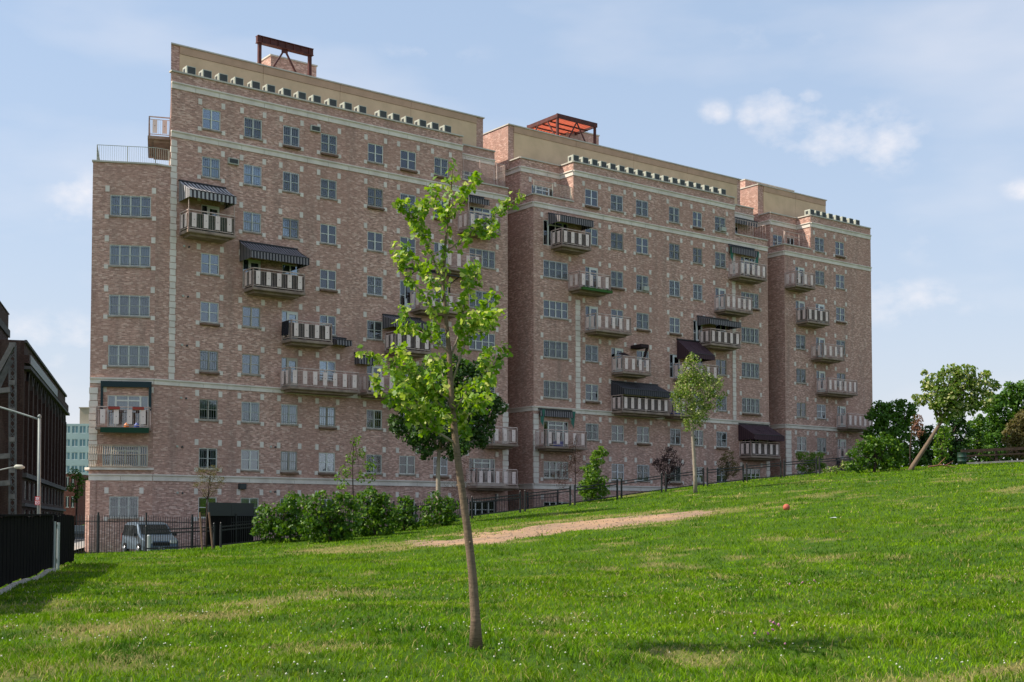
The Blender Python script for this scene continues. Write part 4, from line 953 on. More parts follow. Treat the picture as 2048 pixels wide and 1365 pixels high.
# small collars where old twigs were
for k in range(14):
    j = random.uniform(1, 8); i = int(j); p = tp[i].lerp(tp[i+1], j-i); a = random.uniform(0, 6.28); dd = Vector((math.cos(a), math.sin(a), .3)); mb.tube([p, p+dd*.058, p+dd*.066], [.02, .012, .004], 6)
put('trunk', mb, M['bark'], tg, smooth=True)
branches = [
 ([(912, 888), (880, 868), (848, 848), (815, 820), (775, 790), (745, 765)], -.2, 3.2, .25), ([(848, 848), (838, 815), (850, 780), (835, 745)], .2, 1.8, .0), ([(815, 820), (800, 790), (790, 755)], -.3, 1.4, 0),
 ([(905, 805), (870, 780), (830, 748), (790, 728), (752, 714), (722, 708)], .1, 2.6, .12), ([(830, 748), (815, 730), (800, 700), (790, 690)], .35, 1.2, 0), ([(870, 780), (862, 750), (868, 722)], -.35, 1.2, 0),
 ([(900, 708), (884, 688), (874, 650), (866, 615), (848, 588)], -.15, 2.2, .3), ([(848, 588), (826, 570), (805, 535), (790, 500)], -.25, 1.4, 0), ([(880, 690), (850, 668), (820, 655), (792, 648)], .3, 1.3, .2), ([(820, 655), (812, 630), (800, 615)], .1, 1, 0),
 ([(901, 715), (918, 670), (930, 615), (938, 580), (958, 548)], .15, 2.2, .25), ([(938, 580), (930, 550), (945, 535), (952, 530)], .4, 1.2, 0),
 ([(903, 770), (930, 690), (950, 645), (975, 610), (992, 582)], -.2, 2.4, .3), ([(950, 645), (975, 640), (1000, 625)], -.5, 1.3, 0), ([(940, 660), (965, 660), (985, 650)], .2, 1.2, 0),
 ([(906, 830), (940, 775), (975, 745), (1000, 715), (1012, 690)], .2, 2.6, .2), ([(940, 775), (960, 770), (990, 760)], -.35, 1.3, 0), ([(975, 745), (970, 715), (985, 700)], .5, 1.2, 0),
 ([(886, 560), (866, 520), (850, 480), (832, 440), (812, 415), (795, 408)], -.15, 2, .15), ([(850, 480), (838, 462), (822, 452)], .2, 1, 0), ([(832, 440), (845, 415), (855, 402)], -.4, 1, 0),
 ([(884, 600), (866, 570), (850, 545), (828, 520), (806, 498), (786, 492)], .3, 1.6, .1),
 ([(890, 505), (925, 478), (955, 455), (985, 430), (1010, 410), (1046, 394)], .1, 1.8, .15), ([(955, 455), (975, 470), (985, 450)], .3, .9, 0),
 ([(893, 445), (915, 410), (932, 380), (955, 355)], -.2, 1.5, .1), ([(896, 440), (872, 415), (866, 390), (880, 360)], .25, 1.4, 0),
 ([(906, 840), (880, 830), (855, 825), (850, 800)], -.4, 1.4, 0), ([(905, 815), (925, 800), (950, 805), (975, 800)], -.3, 1.4, 0), ([(912, 880), (925, 868), (932, 858)], .3, 1.6, .6), ([(904, 790), (890, 760), (880, 735), (860, 725)], .4, 1.4, 0),
 ([(906, 835), (870, 800), (840, 775), (800, 750), (765, 735)], .35, 1.8, .1), ([(910, 860), (870, 850), (820, 790), (800, 770)], -.5, 1.5, .2),
 ([(908, 850), (930, 830), (960, 815), (985, 790)], .45, 1.5, .1), ]
def polypt(P, t):
    L = [0]
    for a, b in zip(P[:-1], P[1:]): L.append(L[-1]+(b-a).length)
    d = t*L[-1]
    for i in range(len(P)-1):
        if d <= L[i+1] or i == len(P)-2: return P[i].lerp(P[i+1], (d-L[i])/(L[i+1]-L[i])), (P[i+1]-P[i]).normalized(), L[-1]
leaves = []
rnd = random.Random(5)
def spray(P, lo, dens, wid):
    _, _, L = polypt(P, 0); n = int(L*dens)
    for k in range(n):
        t_ = lo+(1-lo)*(k+rnd.random())/n; p, dr, _ = polypt(P, t_)
        if rnd.random() < .12 : continue
        off = Vector((rnd.gauss(0, 1), rnd.gauss(0, 1), rnd.gauss(0, 1))).normalized()*wid*rnd.uniform(.3, 1.15)
        leaves.append((p+off, off.normalized()))
for bi, (pts, dy, w, lo) in enumerate(branches):
    P = [gp(x, y, dy*(k/(len(pts)-1))*1.4) for k, (x, y) in enumerate(pts)]
    if dy: P[0] = gp(*pts[0], 0)
    for i in range(1, len(P)-1): P[i] += Vector((rnd.gauss(0, .012), rnd.gauss(0, .03), rnd.gauss(0, .012)))
    mb = MB(); mb.tube(P, [w*GY/F*(1-.75*k/(len(P)-1)) for k in range(len(P))], 7); put('branch', mb, M['bark_pale'], tg, smooth=True)
    _, _, L = polypt(P, 0); spray(P, lo, 100, .08)
    nt_ = int(L/.16)
    for k in range(nt_):                             # side twigs
        t_ = max(lo, .15)+(1-max(lo, .15))*rnd.random(); p, dr, _ = polypt(P, t_); a = Vector((rnd.gauss(0, 1), rnd.gauss(0, 1), rnd.gauss(.35, .8))).normalized()
        e = p+a*rnd.uniform(.06, .16); mb2 = [p, (p+e)/2+Vector((0, 0, .01)), e]; spray(mb2, .1, 80, .05)
spray(tp[9:], .05, 75, .085)
spray(tp[6:9], 0, 30, .12)
# leaf: a small notched fan on a stalk
lv = [(0, 0, 0), (-.5, .55, .06), (-.3, .86, .0), (-.03, .72, .05), (.03, .72, .05), (.3, .86, 0), (.5, .55, .06)]
lf = [(0, 2, 1), (0, 3, 2), (0, 4, 3), (0, 5, 4), (0, 6, 5)]
def leaf_matrix(p, o_):
    nrm = (o_*.6+Vector((rnd.gauss(0, .6), rnd.gauss(0, .6)-.25, rnd.gauss(.45, .5)))).normalized()
    y = nrm.orthogonal().normalized(); y = (Matrix.Rotation(rnd.uniform(0, 6.28), 3, nrm) @ y); y = (y+Vector((0, 0, -.25))).normalized()
    x = y.cross(nrm).normalized(); z = x.cross(y); s = rnd.uniform(.05, .096)
    mtx = Matrix((x*s, y*s, z*s)).transposed().to_4x4(); mtx.translation = p; return mtx
leaves.sort(key=lambda q: q[0].y)                    # those turned to the lawn's near side first
lm = []
for k in range(5):
    me = bpy.data.meshes.new('leaf'); me.from_pydata(lv, [], lf); a = me.attributes.new('rnd', 'FLOAT', 'POINT'); a.data.foreach_set('value', [k/4.2]*len(lv)); me.materials.append(M['leaf_ginkgo']); lm.append(me)
pick = set(rnd.sample(range(int(len(leaves)*.6)), 300))
V, Fc, A = [], [], []
for k, (p, o_) in enumerate(leaves):
    mtx = leaf_matrix(p, o_)
    if k in pick:
        ob = bpy.data.objects.new('leaf', lm[k % 5]); COL.objects.link(ob); ob.parent = tg; ob.matrix_local = mtx
    else:
        i = len(V); V += [tuple(mtx @ Vector(v)) for v in lv]; Fc += [tuple(i+j for j in f) for f in lf]; A += [rnd.random()]*len(lv)
me = big_mesh('foliage', np.array(V), np.array(Fc), {'rnd': np.array(A)}); new_obj('foliage', me, tg, [M['leaf_ginkgo']], kind='stuff')

# --- the others, from the left
g_l = 'leafy bushes at the foot of the lawn'
plant('bush', 'leftmost round green bush beside the black screen', 'bush', ground_at(560, 1086), [(525, 1052, 24), (545, 1030, 30), (585, 1015, 27), (570, 1060, 34), (600, 1045, 30), (535, 1070, 18)], 'leaf_bush', .19, 1.6, group=g_l, tr=.08)
plant('bush', 'tallest wide green bush, second from the left', 'bush', ground_at(660, 1084), [(640, 1020, 38), (685, 1012, 32), (655, 1058, 36), (698, 1050, 32), (625, 1060, 24), (680, 1068, 22)], 'leaf_bush', .19, 1.6, group=g_l, tr=.08)
plant('bush', 'green bush in front of the thin sapling', 'bush', ground_at(750, 1072), [(742, 1003, 30), (765, 1022, 30), (735, 1040, 32), (770, 1050, 26), (725, 1060, 20)], 'leaf_bush', .19, 1.6, group=g_l, tr=.08)
plant('bush', 'small green bush between the sapling and the dark tree', 'bush', ground_at(808, 1062), [(812, 1014, 20), (800, 1036, 26), (825, 1045, 20), (795, 1052, 16)], 'leaf_bush', .19, 1.6, group=g_l, tr=.06)
plant('bush', 'green bush around the foot of the dark tree', 'bush', ground_at(885, 1052), [(868, 1002, 20), (890, 1020, 26), (858, 1035, 22), (905, 1032, 20), (850, 1048, 14), (895, 1045, 16)], 'leaf_bush', .19, 1.5, group=g_l, tr=.06)
plant('broadleaf_tree', 'dense dark green tree standing behind the young ginkgo', 'tree', ground_at(876, 1050), [(812, 795, 36), (860, 765, 48), (925, 775, 48), (970, 815, 36), (960, 860, 34), (905, 830, 60), (835, 840, 46), (800, 850, 26), (850, 885, 34), (915, 885, 38), (900, 735, 34), (985, 800, 16), (948, 740, 22)],
      'leaf_dark', .20, 2.3, trunk=[(877, 1000), (876, 950), (878, 905), (880, 850)], tr=.16, bark_='bark_pale', seed=5)
plant('sapling', 'thin sapling with sparse leaves in front of the left block', 'sapling', ground_at(706, 1068)+Vector((0, .5, 0)), [(712, 882, 13), (724, 905, 12), (702, 918, 14), (740, 932, 16), (690, 942, 15), (722, 955, 14), (688, 968, 14), (742, 955, 12), (675, 955, 9)], 'leaf_bright', .13, .75, trunk=[(706, 980), (705, 930), (708, 880)], tr=.04, shell=.3)
plant('bare_sapling', 'nearly bare reddish brown sapling behind the ginkgo trunk', 'sapling', on_ground(925, 75), [(915, 945, 22), (935, 960, 20), (905, 975, 18), (940, 930, 16), (920, 990, 20)], 'leaf_brown', .05, .16, trunk=[(925, 1000), (924, 960), (922, 920)], tr=.035, shell=.2)
tp_ = plant('bare_sapling', 'withered olive brown sapling tied between two stakes by the parked van', 'sapling', on_ground(414, 59), [(422, 945, 22, 16), (405, 965, 20, 16), (435, 965, 20, 16), (420, 985, 18, 12), (400, 945, 12, 12)], 'leaf_olive', .05, .35, trunk=[(413, 1050), (415, 1000), (420, 950)], tr=.04, shell=.2)
for k, px in enumerate((403, 424)):
    a, c = on_ground(px+3, 58.8), at(px-3+k*-3, 1025, 58.8); b = MB(); b.tube([Vector((0, 0, -.1)), c-a], .045, 6)
    put('tree_stake', b, M['wood_stake'], None, loc=a, label=('left' if k == 0 else 'right')+' wooden stake propping the withered sapling', cat='stake', group='stakes of the withered sapling')
plant('bare_sapling', 'thin orange brown sapling in front of the middle block', 'sapling', on_ground(1150, 80), [(1140, 930, 22), (1125, 950, 20), (1160, 915, 18), (1145, 890, 14), (1120, 965, 14), (1160, 945, 14)], 'leaf_brown', .06, .22, trunk=[(1151, 960), (1150, 920), (1152, 870)], tr=.03, shell=.2)
plant('young_bush', 'bright green upright bush at the crest by the rail fence', 'bush', ground_at(1184, 1004), [(1203, 905, 12), (1192, 922, 18), (1182, 945, 20), (1190, 968, 22), (1168, 978, 16), (1200, 985, 17), (1178, 992, 16), (1212, 908, 7)], 'leaf_bright', .14, 2.0, tr=.05)
plant('purple_shrub', 'dark purple leaved shrub behind the rail fence', 'shrub', on_ground(1334, 84), [(1335, 912, 18), (1320, 930, 15), (1352, 925, 14), (1338, 945, 18), (1334, 962, 12)], 'leaf_purple', .09, .9, trunk=[(1334, 965), (1335, 940)], tr=.05, shell=.4)
plant('young_tree', 'young silvery leaved tree on the crest in front of the middle block', 'tree', ground_at(1391, 986), [(1385, 722, 16), (1378, 745, 24), (1400, 752, 26), (1365, 775, 22), (1392, 785, 34), (1425, 775, 22), (1440, 760, 10), (1368, 810, 24), (1400, 820, 28), (1428, 805, 20), (1385, 845, 20), (1350, 790, 12), (1448, 790, 8)], 'leaf_silver', .115, 1.0,
      trunk=[(1390, 950), (1387, 900), (1384, 850), (1384, 790), (1386, 725)], tr=.13, bark_='bark_pale', seed=8)
plant('small_tree', 'small yellowish green tree left of the lowest maroon awning', 'tree', on_ground(1452, 90), [(1455, 915, 14), (1445, 930, 16), (1465, 932, 14), (1470, 945, 10), (1450, 948, 12)], 'leaf_olive', .09, .8, trunk=[(1452, 955), (1453, 925)], tr=.05)
plant('small_tree', 'small round green tree at the corner of the right block', 'tree', on_ground(1622, 96), [(1612, 918, 18), (1632, 922, 18), (1620, 940, 16), (1645, 935, 12), (1600, 935, 10)], 'leaf_bright', .11, 1.2, trunk=[(1622, 945), (1622, 925)], tr=.05)
plant('big_bush', 'largest dark green bush on the crest by the right block', 'bush', ground_at(1748, 945), [(1715, 905, 20), (1740, 892, 22), (1770, 890, 24), (1795, 905, 18), (1755, 918, 28), (1720, 928, 18), (1785, 925, 18), (1700, 932, 12), (1808, 918, 9)], 'leaf_bush', .2, 1.7, tr=.1)
plant('flowering_bush', 'pale bush with white blossom at the right block corner', 'bush', ground_at(1672, 948), [(1668, 938, 12, 8), (1690, 930, 12, 10), (1650, 942, 10, 6), (1715, 885, 5, 9)], 'leaf_silver', .12, 1.0, tr=.04)
lt = plant('leaning_tree', 'strongly leaning tree with a silvery crown on the crest', 'tree', ground_at(1820, 941), [(1862, 765, 20), (1875, 795, 28), (1900, 760, 26), (1930, 745, 20), (1925, 785, 34), (1960, 765, 26), (1985, 770, 15), (1965, 800, 24), (1890, 825, 24), (1840, 800, 14), (1935, 815, 22), (1910, 735, 9), (1850, 745, 8), (1905, 800, 30)], 'leaf_silver', .24, 2.3,
      trunk=[(1826, 932), (1855, 888), (1886, 838), (1900, 800)], tr=.19, bark_='bark', seed=3, depth=1.0)
plant('withered_tree', 'small tree with a rust brown withered crown beside the leaning tree', 'tree', on_ground(1822, 95), [(1838, 842, 13), (1836, 862, 15), (1830, 850, 10)], 'leaf_brown', .16, 1.1, trunk=[(1820, 900), (1824, 860)], tr=.07)
plant('column_bush', 'yellow green ivy column between the leaning trunk and the drum', 'bush', on_ground(1884, 96), [(1884, 850, 16), (1888, 872, 18), (1884, 895, 18), (1880, 915, 17), (1872, 926, 10)], 'leaf_bright', .2, 1.2, tr=.12)
g_r = 'background trees right of the building'
plant('dense_tree', 'dark dense tree mass directly right of the building', 'tree', on_ground(1785, 103), [(1760, 830, 26), (1790, 822, 24), (1815, 830, 24), (1775, 860, 30), (1805, 870, 30), (1785, 900, 30), (1820, 905, 22), (1750, 870, 24), (1757, 822, 20), (1760, 925, 22), (1800, 930, 24), (1835, 925, 20), (1745, 900, 20)], 'leaf_mid', .3, 2.6, tr=.2, group=g_r)
plant('dense_tree', 'narrow very dark tree behind the ivy column', 'tree', on_ground(1918, 104), [(1915, 835, 20), (1922, 865, 22), (1918, 895, 22), (1850, 900, 24), (1850, 868, 18), (1922, 920, 16), (1848, 922, 20), (1885, 880, 26), (1895, 925, 20), (1868, 915, 20)], 'leaf_dark', .28, 3.0, tr=.2, group=g_r)
plant('dense_tree', 'broad green tree at the far right behind the rail fence', 'tree', on_ground(2030, 132), [(2040, 800, 38), (2005, 825, 34), (2060, 830, 40), (1980, 855, 26), (2030, 860, 40), (2000, 885, 30), (2045, 890, 36), (2075, 850, 40), (1975, 900, 24), (2100, 800, 40), (2030, 790, 26), (1990, 810, 22), (2010, 920, 24), (2050, 925, 26), (1975, 925, 20), (2090, 915, 34)], 'leaf_mid', .36, 2.8, tr=.3, group=g_r)
plant('dense_tree', 'low green tree between the leaning tree and the far right tree', 'tree', on_ground(1965, 125), [(1955, 855, 20), (1950, 885, 24), (1975, 905, 24), (1960, 840, 12), (1985, 925, 16), (1940, 925, 16), (1925, 900, 18)], 'leaf_bush', .3, 2.8, tr=.2, group=g_r)
plant('dense_tree', 'olive brown tinted tree at the right edge of the photo', 'tree', on_ground(2042, 118), [(2040, 845, 22), (2030, 870, 24), (2052, 880, 24), (2035, 900, 22)], 'leaf_olive', .26, 2.4, tr=.2, group=g_r)
plant('street_tree', 'dark green tree on the street beyond the left corner', 'tree', on_ground(152, 175), [(152, 950, 14), (163, 965, 12), (140, 975, 10), (158, 985, 12), (150, 1000, 8)], 'leaf_mid', .3, 1.3, tr=.15)

# ================================================================ FENCES
def posts_line(a, b, step):
    n = max(1, round((b-a)/step)); return [a+(b-a)*k/n for k in range(n+1)]
# tall iron picket fence by the building
def fence_z(u, q): p = fac(u, q); return gz(p.x, p.y)
QI = 8.2; u_a, u_b = -9.3, 22
fo = fac(u_a, QI, 0); fi = thing('iron_fence', 'tall black iron picket fence in front of the parked van', 'fence', fo, ROTF)
zf = lambda u: fence_z(u, QI) if u > -4 else max(fence_z(u, QI), -1.62)
pk = MB(); pk.box(-.012, .012, -.012, .012, 0, 1.98); pk.poly([(-.012, 0, 1.98), (.012, 0, 1.98), (0, 0, 2.06)]); pkm = pk.mesh('picket'); pkm.materials.append(M['black_iron'])
n = 255
for k in range(n):
    u = u_a+(u_b-u_a)*k/(n-1); new_obj('picket', pkm, fi, loc=(u-u_a, 0, zf(u)))
pm_ = MB(); pm_.box(-.035, .035, -.035, .035, -.1, 2.12); pm_.box(-.045, .045, -.045, .045, 2.12, 2.15); pmm = pm_.mesh('post'); pmm.materials.append(M['black_iron'])
us = posts_line(u_a, u_b, 2.4)
for u in us: new_obj('post', pmm, fi, loc=(u-u_a, .03, zf(u)))
for zz in (.2, 1.72):
    for a, c in zip(us[:-1], us[1:]): b = MB(); b.bar((a-u_a, .02, zf(a)+zz), (c-u_a, .02, zf(c)+zz), .03, .04); put('rail', b, M['black_iron'], fi)
# low rail fence climbing the slope
QL = 13.6; ua, ub = -6.8, 44
fo = fac(ua, QL, 0); fl = thing('rail_fence', 'low black rail fence climbing along the crest of the lawn', 'fence', fo, ROTF)
zl = lambda u: fence_z(u, QL)
pm_ = MB(); pm_.box(-.04, .04, -.04, .04, -.2, 1.12); pm_.tube([(0, 0, 1.12), (0, 0, 1.17), (0, 0, 1.22)], [.03, .045, .015], 8); pmm = pm_.mesh('post'); pmm.materials.append(M['black_iron'])
secs = posts_line(ua, ub, 3.6)
for a, c in zip(secs[:-1], secs[1:]):
    a2, c2 = a+.17, c-.17
    for u in (a2, c2): new_obj('post', pmm, fl, loc=(u-ua, 0, zl(u)))
    for zz in (1.0, .84, .16): b = MB(); b.bar((a2-ua, 0, zl(a2)+zz), (c2-ua, 0, zl(c2)+zz), .05, .06); put('rail', b, M['black_iron'], fl)
# black board fence on the left
bf0, bf1 = (-8.6, 16.0), tuple(on_ground(149, 46)[:2])
L_ = math.hypot(bf1[0]-bf0[0], bf1[1]-bf0[1]); ang = math.atan2(bf1[1]-bf0[1], bf1[0]-bf0[0])
bf0 = (tuple(on_ground(-4, 28.8)[:2])[0], 28.8); dx_, dy_ = (bf1[0]-bf0[0])/17.2, (bf1[1]-bf0[1])/17.2
ln = math.hypot(dx_, dy_); dx_, dy_ = dx_/ln, dy_/ln; ang = math.atan2(dy_, dx_)
s0 = Vector((bf0[0]-dx_*7, bf0[1]-dy_*7, 0)); TL = math.hypot(bf1[0]-s0.x, bf1[1]-s0.y)
bfn = thing('board_fence', 'black board fence along the left edge of the lawn', 'fence', s0, ang)
M['board_black'] = noisy('black stained board', (.006, .0055, .006), (.014, .012, .012), 3, .95, sc=(5, 5, .6), spec=.05)
gapA, gapB = TL*.725, TL*.765
bdm = []
for k in range(3): b = MB(); b.box(0, .19, -.012+.004*k, .012+.004*k, 0, 1.62-.015*k); me = b.mesh('board'); me.materials.append(M['board_black']); bdm.append(me)
zb = lambda a: gz(s0.x+dx_*a, s0.y+dy_*a)
k = 0; a = 0
while a < TL:
    if not gapA < a < gapB: new_obj('board', bdm[k % 3], bfn, loc=(a, 0, zb(a)+.12+.0*k))
    a += .2; k += 1
for a0, a1 in ((0, gapA), (gapB, TL)):
    for zz in (.3, 1.4): b = MB(); b.bar((a0, .05, zb(a0)+zz+.1), (a1, .05, zb(a1)+zz+.1), .05, .09); put('rail', b, M['board_black'], bfn)
b = MB(); b.bar((0, -.0, zb(0)+1.76), (gapA, 0, zb(gapA)+1.76), .14, .05); put('cap_rail', b, M['board_black'], bfn)
for a in posts_line(0, TL, 2.4): b = MB(); b.box(a-.05, a+.05, .06, .16, zb(a)-.1, zb(a)+1.76); put('post', b, M['board_black'], bfn)
for a in (gapA-.05, gapB+.1): b = MB(); b.tube([(a, -.06, zb(a)), (a, -.06, zb(a)+1.55)], .05, 8); put('gate_post', b, mat('galvanised post', (.35, .37, .37), .5, .6), bfn)
cm = noisy('painted kerb block', (.55, .50, .46), (.38, .33, .30), 6, .9); kb = thing('kerb', 'pale kerb of separate blocks under the black board fence', 'kerb', s0, ang)
b = MB(); b.box(.03, .40, -.13, -.04, -.1, .10); kbm = b.mesh('kerb_block'); kbm.materials.append(cm); a = 0
while a < gapA-.3: new_obj('kerb_block', kbm, kb, loc=(a, 0, zb(a))); a += .45
# board and rail fence at the far right
fr0, fr1 = at(1925, 932, 100), at(2130, 932, 99); fr0.z = gz(fr0.x, fr0.y); d_ = fr1-fr0; d_.z = 0; Lr = d_.length; ar_ = math.atan2(d_.y, d_.x)
fr = thing('wooden_fence', 'weathered dark wooden rail fence at the right edge of the lawn', 'fence', (fr0.x, fr0.y, 0), ar_)
zb0_ = at(1925, 934, 100).z
zr_ = lambda a: zb0_+.04*a
M['wood_dark'] = noisy('dark weathered wood', (.07, .045, .032), (.035, .022, .018), 3, .9); M['wood_pale'] = noisy('pale weathered rail', (.33, .31, .29), (.22, .20, .19), 3, .9)
for a in posts_line(0, Lr, 3.0): b = MB(); b.box(a-.09, a+.09, -.09, .09, zr_(a)-.2, zr_(a)+1.35); put('post', b, M['wood_dark'], fr)
for zz, hh, mm in ((1.22, .22, 'wood_dark'), (.82, .12, 'wood_dark'), (.25, .14, 'wood_pale')): b = MB(); b.bar((0, -.12, zr_(0)+zz), (Lr, -.12, zr_(Lr)+zz), .05, hh); put('rail', b, M[mm], fr)
P_ = posts_line(0, Lr, 3.0)
for a, c in zip(P_[:-1], P_[1:]): b = MB(); b.bar((a, 0, zr_(a)+.3), ((a+c)/2, 0, zr_(a)+1.15), .05, .1); b.bar(((a+c)/2, .01, zr_(c)+1.15), (c, .01, zr_(c)+.3), .05, .1); put('brace', b, M['wood_dark'], fr)

# ================================================================ SMALLER THINGS ON THE SITE
# black screen panels
u0s = 4.0; p = at(415, 1088, 64.5); q = at(506, 1088, 67.6); ds = q-p; asr = math.atan2(ds.y, ds.x); Ls = math.hypot(ds.x, ds.y)
zc = gz(p.x, p.y)-.2
sc_ = thing('screen_fence', 'solid black screen of tall panels behind the staked sapling', 'screen', (p.x, p.y, zc), asr)
top = at(415, 1005, 64.5).z-zc
for k in range(8):
    b = MB(); b.box(k*Ls/8+.006, (k+1)*Ls/8-.006, 0, .03, 0, top-.62); put('board', b, M['board_black'], sc_)
for k in range(2): b = MB(); b.box(k*Ls/2+.01, (k+1)*Ls/2-.01, -.05, .0-.002, top-.68, top); put('upper_panel', b, mat('charcoal panel %d' % k, (.035, .036, .038), .5), sc_)
for k in range(3): b = MB(); b.box(k*Ls/2-.04, k*Ls/2+.04, .035, .11, 0, top-.05); put('post', b, M['board_black'], sc_)

def car(name, label, cat, loc, rz, body, L=4.7, W=1.84, Hh=1.72, van=True, s=1.0):
    t = thing(name, label, cat, loc, rz)
    paint = mat(name+' paint', body, .28, .35, .6); t_ = M.setdefault('tyre', mat('tyre rubber', (.02, .02, .02), .9)); gl = M.setdefault('car_glass', mat('tinted car glass', (.015, .018, .02), .05, 0, .9))
    chrome = M.setdefault('chrome', mat('rim metal', (.45, .46, .48), .3, .8)); lampm = M.setdefault('headlamp', mat('headlamp lens', (.7, .72, .72), .1, 0, .8)); red = M.setdefault('taillamp', mat('tail lamp', (.35, .02, .015), .2)); trim = M.setdefault('trim', mat('black trim', (.02, .02, .022), .6))
    # body side profile, front at +x
    if van: prof_ = [(-L/2, .35), (-L/2-.02, .75), (-L/2+.05, 1.0), (-L/2+.25, 1.62), (-L/2+.5, Hh), (-.1, Hh+.02), (.55, Hh-.08), (1.35, 1.08), (L/2-.35, .92), (L/2-.05, .78), (L/2+.02, .5), (L/2-.02, .3)]
    else: prof_ = [(-L/2, .35), (-L/2-.02, .7), (-L/2+.05, .95), (-L/2+.6, 1.0), (-L/2+1.15, Hh), (.1, Hh+.02), (.5, Hh-.05), (1.2, .98), (L/2-.35, .85), (L/2-.05, .7), (L/2+.02, .5), (L/2-.02, .3)]
    bm = bmesh.new(); rows = []
    for sy in (-1, -.93, .93, 1):
        row = []
        for x, z in prof_:
            nar = 1-.16*max(0, (z-.95)/(Hh-.95)) ; end = 1-.06*(abs(x)/(L/2))**4
            zz = z if abs(sy) < 1 else (z-.05 if z > .9 else z+.02)
            row.append(bm.verts.new((x*(1 if abs(sy) < 1 else .985), sy*W/2*nar*end, zz)))
        rows.append(row)
    for a_, b_ in zip(rows[:-1], rows[1:]):
        for k in range(len(prof_)-1): bm.faces.new((a_[k], b_[k], b_[k+1], a_[k+1]))
        bm.faces.new((a_[-1], b_[-1], b_[0], a_[0]))
    bm.faces.new(rows[0]); bm.faces.new(list(reversed(rows[-1])))
    bmesh.ops.recalc_face_normals(bm, faces=bm.faces); me = bpy.data.meshes.new('body'); bm.to_mesh(me); bm.free(); me.materials.append(paint)
    new_obj('body', me, t)
    nz_ = lambda z: 1-.16*max(0, (z-.95)/(Hh-.95))
    def sidewin(x0, x1, x2, x3, z0, z1, sy):
        b = MB(); pts = [(x0, z0), (x1, z0), (x2, z1), (x3, z1)]; b.poly([(x, sy*(W/2*nz_(z)*1.0+.012), z) for x, z in (pts if sy < 0 else pts[::-1])]); return put('side_window', b, gl, t)
    zt = Hh-.14
    for sy in (-1, 1):
        if van: sidewin(-2.05, -1.05, -1.05, -1.9, 1.05, zt, sy); sidewin(-.98, .0, .0, -.98, 1.03, zt, sy); sidewin(.06, 1.15, .62, .06, 1.02, zt-.03, sy)
        else: sidewin(-1.35, -.2, -.2, -1.0, .98, zt, sy); sidewin(-.12, .95, .42, -.12, .98, zt, sy)
    if van: ws = [(1.31, 1.12), (.60, Hh-.11)]; rw = [(-L/2+.07, 1.05), (-L/2+.25, 1.58)]
    else: ws = [(1.15, 1.02), (.55, Hh-.08)]; rw = [(-L/2+.68, 1.03), (-L/2+1.1, Hh-.06)]
    (xa, za), (xb, zb_) = ws; b = MB(); b.poly([(xa+.015, -W/2*.84*nz_(za), za+.015), (xa+.015, W/2*.84*nz_(za), za+.015), (xb+.03, W/2*.86*nz_(zb_), zb_), (xb+.03, -W/2*.86*nz_(zb_), zb_)]); put('windscreen', b, gl, t)
    (xa, za), (xb, zb_) = rw; b = MB(); b.poly([(xa-.02, W/2*.8*nz_(za), za), (xa-.02, -W/2*.8*nz_(za), za), (xb-.02, -W/2*.8*nz_(zb_), zb_), (xb-.02, W/2*.8*nz_(zb_), zb_)]); put('rear_window', b, gl, t)
    for x in (-L/2+.85, L/2-.9):
        for sy in (-1, 1):
            b = MB(); b.tube([(0, -.11, 0), (0, .11, 0)], .33, 18); w = put('wheel', b, t_, t, loc=(x, sy*(W/2-.09), .33))
            b = MB(); b.tube([(0, sy*.1, 0), (0, sy*.125, 0)], [.21, .19], 12)
            for k in range(5): a = k*2*math.pi/5; b.bar((0, sy*.13, 0), (.19*math.cos(a), sy*.13, .19*math.sin(a)), .04, .02)
            put('rim', b, chrome, w)
    for sy in (-1, 1):
        b = MB(); b.box(L/2-.20, L/2+.03, sy*.62-.17, sy*.62+.17, .66, .82); put('headlight', b, lampm, t)
        b = MB(); b.box(-L/2-.03, -L/2+.1, sy*.78-.1, sy*.78+.1, .75, 1.15 if van else .92); put('tail_light', b, red, t)
        b = MB(); b.box(1.0, 1.15, sy*(W/2+.02)-.02, sy*(W/2+.17), 1.02, 1.16) if sy > 0 else b.box(1.0, 1.15, -(W/2+.17), -(W/2)+.0, 1.02, 1.16); put('wing_mirror', b, trim, t)
        b = MB(); b.box(-.1, .1, sy*(W/2+.004)-.01, sy*(W/2+.004)+.01, .86, .89); put('door_handle', b, trim, t)
    b = MB(); b.box(L/2-.02, L/2+.05, -.42, .42, .55, .72)
    for k in range(4): b.box(L/2+.05, L/2+.06, -.42, .42, .56+k*.042, .575+k*.042)
    put('grille', b, trim, t)
    b = MB(); b.box(L/2-.08, L/2+.08, -W/2*.9, W/2*.9, .30, .50); put('bumper', b, paint, t)
    b = MB(); b.box(L/2+.08, L/2+.09, -.17, .17, .38, .48); put('number_plate', b, lampm, t)
    b = MB(); b.box(-L/2-.06, -L/2+.05, -W/2*.9, W/2*.9, .34, .55); put('bumper', b, trim if van else paint, t)
    return t
vp = at(299, 1060, 66.2); car('minivan', 'pale silver blue minivan parked behind the iron fence', 'minivan', (vp.x, vp.y, gz(vp.x, vp.y)+.03), math.atan2(-.865, .502), (.10, .14, .18))
sc = at(163, 1070, 128); car('parked_car', 'dark grey hatchback on the street beyond the building corner', 'car', (sc.x, sc.y, -1.72), math.atan2(.963, -.268), (.03, .04, .04), L=4.4, W=1.8, Hh=1.48, van=False)
